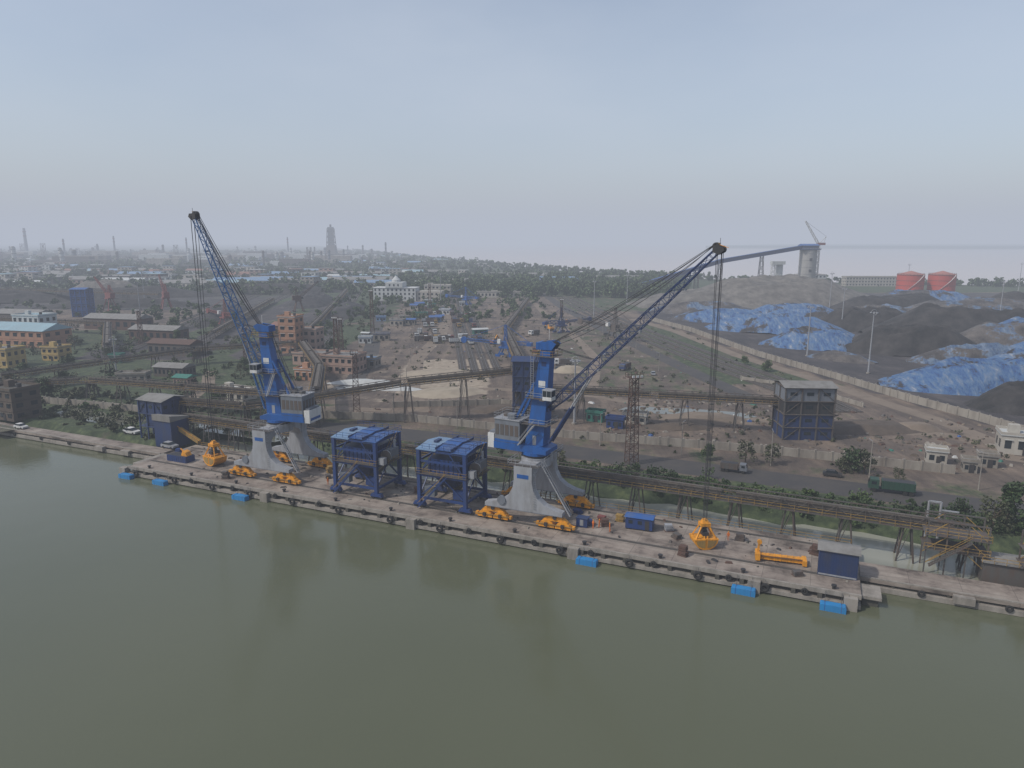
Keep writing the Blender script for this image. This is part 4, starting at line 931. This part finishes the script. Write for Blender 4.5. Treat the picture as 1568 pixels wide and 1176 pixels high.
# ------------------------------------------------------------------ vehicles
def truck(cab,bed,L=8.):
    m=MB(); m.prism([(L/2-2.1,.9),(L/2,.9),(L/2,1.9),(L/2-.35,2.9),(L/2-2.1,2.9)],-1.2,1.2,cab); m.prism([(L/2-.28,2.),(L/2+.02,2.),(L/2-.3,2.75),(L/2-.55,2.75)],-1.05,1.05,GLASS)
    for y in(-1.21,1.21): m.box((L/2-1.1,y,2.2),(1.,.04,.7),GLASS)
    m.bb(-L/2,L/2-2.1,-.5,.5,.7,1.,DARK); m.box((-1.2,0,1.95),(L-2.9,2.5,1.8),bed); m.box((-1.2,0,2.87),(L-3.2,2.2,.05),DARK)
    for k in np.arange(-L/2+.6,L/2-2.6,1.): 
        for y in(-1.28,1.28): m.box((k,y,1.95),(.12,.08,1.8),bed)
    for x in(L/2-1.1,-L/2+1.,-L/2+2.2):
        for y in(-1.05,1.05): m.cyl((x,y-.18,.5),(x,y+.18,.5),.5,TYRE,n=12)
    return m.mesh('truck')
def car(c):
    m=MB(); m.prism([(-2.1,.35),(2.1,.35),(2.15,.8),(1.3,.95),(-2.05,.98)],-.85,.85,c); m.prism([(-1.7,.96),(1.2,.94),(.5,1.45),(-1.3,1.48)],-.76,.76,GLASS); m.bb(-1.2,.45,-.7,.7,1.47,1.53,c)
    for x in(-1.3,1.35):
        for y in(-.78,.78): m.cyl((x,y-.1,.33),(x,y+.1,.33),.33,TYRE,n=12)
    return m.mesh('car')
TR=[truck(WHITE,GSTEEL),truck(YELD,RUST),truck(MAROON,GSTEEL),truck(STEELB,RUST),truck(WHITE,PALE),truck(DGREEN,DGREEN,9.5),truck(HOUSE,GSTEEL)]
CR=[car(WHITE),car(GREY),car(DARK)]
place(TR[5],'dump_truck',D(68,55),ROT+math.pi); place(TR[6],'truck',D(34,56),ROT,scale=.8)
place(CR[0],'car',D(-166,13.2,-.1),ROT); place(CR[0],'van',D(-130,22),ROT,scale=1.2); place(CR[1],'van',D(-108,16),ROT,scale=1.1); place(CR[2],'car',D(56,62),ROT)
for i in range(46):
    y=random.choice([random.uniform(380,412),random.uniform(455,510),random.uniform(385,600)]); x=-34-.11*(y-395)+random.uniform(-20,16)
    place(random.choice(TR[:5]+TR[4:5]),'truck',(x,y,.03),random.choice([1.68,.2,1.5,-1.4])+random.uniform(-.1,.1))
for i in range(9):
    x=random.uniform(-30,60);y=random.uniform(250,420); place(random.choice(TR[:5]+CR),'parked_truck',(x,y,.03),random.uniform(0,6))
def excavator(x,y,az):
    m=MB()
    for s_ in(-1.2,1.2): m.prism([(-2,.1),(2,.1),(2.3,.5),(2,.9),(-2,.9),(-2.3,.5)],s_-.3,s_+.3,DARK)
    m.bb(-2.2,1.5,-1.3,1.3,1.1,2.2,YEL); m.bb(.2,1.6,-1.3,-.2,2.2,3.2,GLASS); m.beam((1.2,.4,1.8),(4,.4,4.5),.5,YEL); m.beam((4,.4,4.5),(6.5,.4,2),.4,YEL); m.prism([(6,.6),(7.2,.8),(7,2),(6.2,2.2)],-.2,1.,DARK); m.obj('excavator',(x,y,0),az)
excavator(32,458,.4);excavator(24,440,2.);excavator(-10,380,1.)
m=MB()
for i in range(1500):
    if random.random()<.5: u=random.uniform(-10,125);v=random.uniform(77,135); p=D(u,v); x,y=p.x,p.y
    else: y=random.uniform(225,560); x=random.uniform(-70,95)-.08*(y-300)
    s_=random.uniform(.3,1.1); m.box((x,y,s_*.2),(s_*random.uniform(.6,2.4),s_,s_*.6),random.choice([SOIL,RUST,CONCD,DIRTR,SOIL,GSTEEL,SOIL,WALLC]) if i%40 else random.choice([GREEN,ROOFB,WHITE]),rz=random.uniform(0,3),taper=random.uniform(.3,.8))
m.obj('scattered_rubble')
# ------------------------------------------------------------------ trees
def leafquads(cen,rad,n,size,flat=.8):
    d=rng.normal(size=(n,3)); d/=np.linalg.norm(d,axis=1)[:,None]
    r=rng.uniform(.55,1.05,n)[:,None]; c=cen+d*r*rad*np.array([1,1,flat])
    a=rng.normal(size=(n,3)); a/=np.linalg.norm(a,axis=1)[:,None]; b=np.cross(d+.6*rng.normal(size=(n,3)),a); b/=np.linalg.norm(b,axis=1)[:,None]+1e-9
    s=size*rng.uniform(.6,1.3,n)[:,None]
    return np.stack([c-a*s-b*s*.6,c+a*s*.4-b*s,c+a*s+b*s*.5,c-a*s*.3+b*s],1).reshape(-1,3)
def treeleaves(h,r,nc,nl,size,base=.35):
    out=[]
    for i in range(nc):
        t=random.uniform(0,2*math.pi); q=r*math.sqrt(random.random())*.75; z=h*(base+(1-base)*random.random()*.85)
        k=1-.5*max(0,(z/h-.6)/.4); out.append(leafquads(np.array([q*k*math.cos(t),q*k*math.sin(t),z]),r*random.uniform(.28,.5),nl,size))
    return np.concatenate(out)
def treemesh(h,r,nc,nl,size,mat,base=.35):
    lv=treeleaves(h,r,nc,nl,size,base); m=MB(); m.cyl((0,0,-.2),(.1,0,h*.5),h*.035,BARK,r2=h*.018,n=7)
    for i in range(6):
        t=i*1.05; m.cyl((.05,0,h*(.25+.04*i)),(math.cos(t)*r*.65,math.sin(t)*r*.65,h*(.5+.06*i)),h*.014,BARK,r2=h*.004,n=5)
    m.cyl((.1,0,h*.5),(.2,.1,h*.85),h*.018,BARK,r2=h*.005,n=5)
    m.add(lv.tolist(),[(4*i,4*i+1,4*i+2,4*i+3) for i in range(len(lv)//4)],mat); return m.mesh('tree')
TM=[treemesh(8,3.6,16,70,.28,LEAF),treemesh(9.5,3.4,16,70,.3,LEAF),treemesh(6.5,3.6,14,60,.28,LEAF,.25),treemesh(7,3.2,12,45,.24,LEAFD,.3)]
for u,v,s_ in((36,64,.9),(42,66,.7),(60,68,1.),(63,67,.8),(27,63,.6),(84,38,1.),(87,42,1.1),(70,64,.5),(92,36,.9),(79,43,.7),(-22,44,.5),(-6,43,.6),(110,70,.8),(58,66,.5)):
    place(random.choice(TM if s_!=1 else TM[2:]),'tree',D(u,v),random.uniform(0,6),scale=s_*random.uniform(.85,1.1))
for i in range(50):
    x=random.uniform(-330,-95);y=random.uniform(215,470)
    place(random.choice(TM),'tree',(x,y,0),random.uniform(0,6),scale=random.uniform(.5,1.1))
for i in range(22):
    y=random.uniform(290,620);x=random.choice([random.uniform(-95,-70),random.uniform(85,110)])-.11*(y-300); place(random.choice(TM),'tree',(x,y,0),random.uniform(0,6),scale=random.uniform(.4,.8))
def mass(name,items,mat):
    vs=[]
    for x,y,z,h,r,nc,nl,sz in items: vs.append(treeleaves(h,r,nc,nl,sz,.12)+np.array([x,y,z]))
    V=np.concatenate(vs); n=len(V)//4; me=bpy.data.meshes.new(name)
    me.vertices.add(len(V)); me.vertices.foreach_set('co',V.astype(np.float32).ravel())
    me.loops.add(len(V)); me.loops.foreach_set('vertex_index',np.arange(len(V),dtype=np.int32))
    me.polygons.add(n); me.polygons.foreach_set('loop_start',np.arange(0,len(V),4,dtype=np.int32)); 
    me.update(calc_edges=True); me.materials.append(mat); place(me,name)
it=[]
for i in range(420):
    u=random.uniform(-5,110);v=random.triangular(34,48,39)
    if u>78 and v<38: v+=4
    p=D(u,v); h=random.uniform(.7,2.2)*(1.5 if random.random()<.1 else 1); it.append((p.x,p.y,-1.2 if v<36 else -.1,h,h*.9,5,26,.2))
for i in range(120):
    u=random.uniform(-100,-5);v=random.uniform(34,44); p=D(u,v); h=random.uniform(.7,2.); it.append((p.x,p.y,-.6,h,h*.9,4,22,.2))
for i in range(200):
    x=random.uniform(-330,-85);y=random.uniform(200,480); h=random.uniform(1,5); it.append((x,y,0,h,h,4,18,.35))
mass('riverbank_bushes',it,LEAF)
it=[]
for i in range(260):
    u=random.uniform(-260,-100);v=random.uniform(20,60); p=D(u,v); h=random.uniform(.8,3.2); it.append((p.x,p.y,-.3,h,h,4,20,.3))
for i in range(260):
    x=random.uniform(-330,-85);y=random.uniform(200,480); h=random.uniform(1,4); it.append((x,y,0,h,h,4,18,.35))
for i in range(300):
    y=random.uniform(240,620);x=random.uniform(-80,112)-.05*(y-300); h=random.uniform(.4,1.5); it.append((x,y,0,h,h*1.4,3,14,.25))
for i in range(110):
    u=random.uniform(-10,120);v=random.uniform(62,130); p=D(u,v);h=random.uniform(.3,1.3); it.append((p.x,p.y,0,h,h*1.3,3,16,.2))
mass('scrub_bushes',it,LEAFD)
it=[]
for i in range(800):
    x=random.uniform(-900,900); yc=ycoast(x); y=yc-random.triangular(4,90,8)
    if x>300: y=yc-random.triangular(4,40,8)
    h=random.uniform(5,11); it.append((x,y,0,h,h*.55,5,16,1.))
for i in range(1900):
    y=random.uniform(730,1500);x=random.uniform(-.8,.25)*y
    if y>ycoast(x)-10: continue
    h=random.uniform(6,13); it.append((x,y,0,h,h*.6,4,14,1.2))
for i in range(800):
    y=random.uniform(690,1000);x=random.uniform(-.16,.24)*y
    if y>ycoast(x)-10: continue
    h=random.uniform(8,15); it.append((x,y,0,h,h*.6,5,18,1.1))
for i in range(1500):
    y=random.uniform(1400,3500);x=random.uniform(-.8,-.02)*y
    if y>ycoast(x)-10: continue
    h=random.uniform(8,16); it.append((x,y,0,h,h*.9,3,10,2.2))
for i in range(180):
    y=random.uniform(480,760);x=random.uniform(-120,60)-.11*(y-300);h=random.uniform(4,8); it.append((x,y,0,h,h*.55,5,16,.7))
for i in range(140):
    y=random.uniform(480,620);x=random.uniform(-500,-220);h=random.uniform(3,8); it.append((x,y,0,h,h*.55,5,16,.7))
mass('distant_tree_belt',it,LEAF)
# ------------------------------------------------------------------ haze, sky, sun
EL,AZ=48,math.atan2(-.85,-.35)
m=MB(); m.bb(-30000,30000,-9000,34000,-30,330,DARK); o=m.obj('haze_air')
hz=bpy.data.materials.new('haze'); hz.use_nodes=True; nt=hz.node_tree; nt.nodes.clear()
SG=1/2800
va=nt.nodes.new('ShaderNodeVolumeAbsorption'); va.inputs['Color'].default_value=(0,0,0,1); va.inputs['Density'].default_value=SG
em=nt.nodes.new('ShaderNodeEmission'); em.inputs['Color'].default_value=(.45,.49,.575,1); em.inputs['Strength'].default_value=SG  # air emits its own glow, standing in for daylight scattered by haze
ad=nt.nodes.new('ShaderNodeAddShader'); nt.links.new(va.outputs[0],ad.inputs[0]); nt.links.new(em.outputs[0],ad.inputs[1])
ou=nt.nodes.new('ShaderNodeOutputMaterial'); nt.links.new(ad.outputs[0],ou.inputs['Volume']); o.data.materials.clear(); o.data.materials.append(hz)
w=bpy.data.worlds.new('World'); sc.world=w; w.use_nodes=True; nt=w.node_tree; bg=nt.nodes['Background']; L=nt.links.new
sk=nt.nodes.new('ShaderNodeTexSky'); sk.sky_type='NISHITA'; sk.sun_disc=False; sk.sun_elevation=R(EL); sk.sun_rotation=AZ; sk.dust_density=2.; sk.air_density=1.; sk.altitude=50
hs=nt.nodes.new('ShaderNodeHueSaturation'); hs.inputs['Saturation'].default_value=.82; L(sk.outputs[0],hs.inputs['Color'])
tc=nt.nodes.new('ShaderNodeTexCoord'); mp=nt.nodes.new('ShaderNodeMapping'); mp.inputs['Scale'].default_value=(1,1,2.5); L(tc.outputs['Generated'],mp.inputs['Vector'])
cn=nt.nodes.new('ShaderNodeTexNoise'); cn.inputs['Scale'].default_value=1.6; cn.inputs['Detail'].default_value=5; L(mp.outputs[0],cn.inputs['Vector'])
cr=nt.nodes.new('ShaderNodeValToRGB'); cr.color_ramp.elements[0].position=.45; cr.color_ramp.elements[1].position=.8; cr.color_ramp.elements[1].color=(.45,.45,.45,1); L(cn.outputs['Fac'],cr.inputs[0])
mx=nt.nodes.new('ShaderNodeMix'); mx.data_type='RGBA'; L(cr.outputs[0],mx.inputs[0]); L(hs.outputs[0],mx.inputs[6]); mx.inputs[7].default_value=(4.6,5.,5.6,1)
L(mx.outputs[2],bg.inputs[0]); bg.inputs[1].default_value=.145
s=bpy.data.lights.new('sun','SUN'); s.energy=2.7; s.angle=R(2.5); s.color=(1,.95,.87); so=bpy.data.objects.new('sun',s); sc.collection.objects.link(so)
dv=Vector((math.sin(AZ)*math.cos(R(EL)),math.cos(AZ)*math.cos(R(EL)),math.sin(R(EL)))); so.rotation_euler=dv.to_track_quat('Z','Y').to_euler()
# ------------------------------------------------------------------ camera
c=bpy.data.cameras.new('camera'); c.sensor_width=36; c.lens=36*1087/1568; c.clip_end=100000; c.clip_start=.5
co=bpy.data.objects.new('camera',c); sc.collection.objects.link(co); co.location=(0,0,55); co.rotation_euler=(math.pi/2-math.atan(220/1087),0,0); sc.camera=co
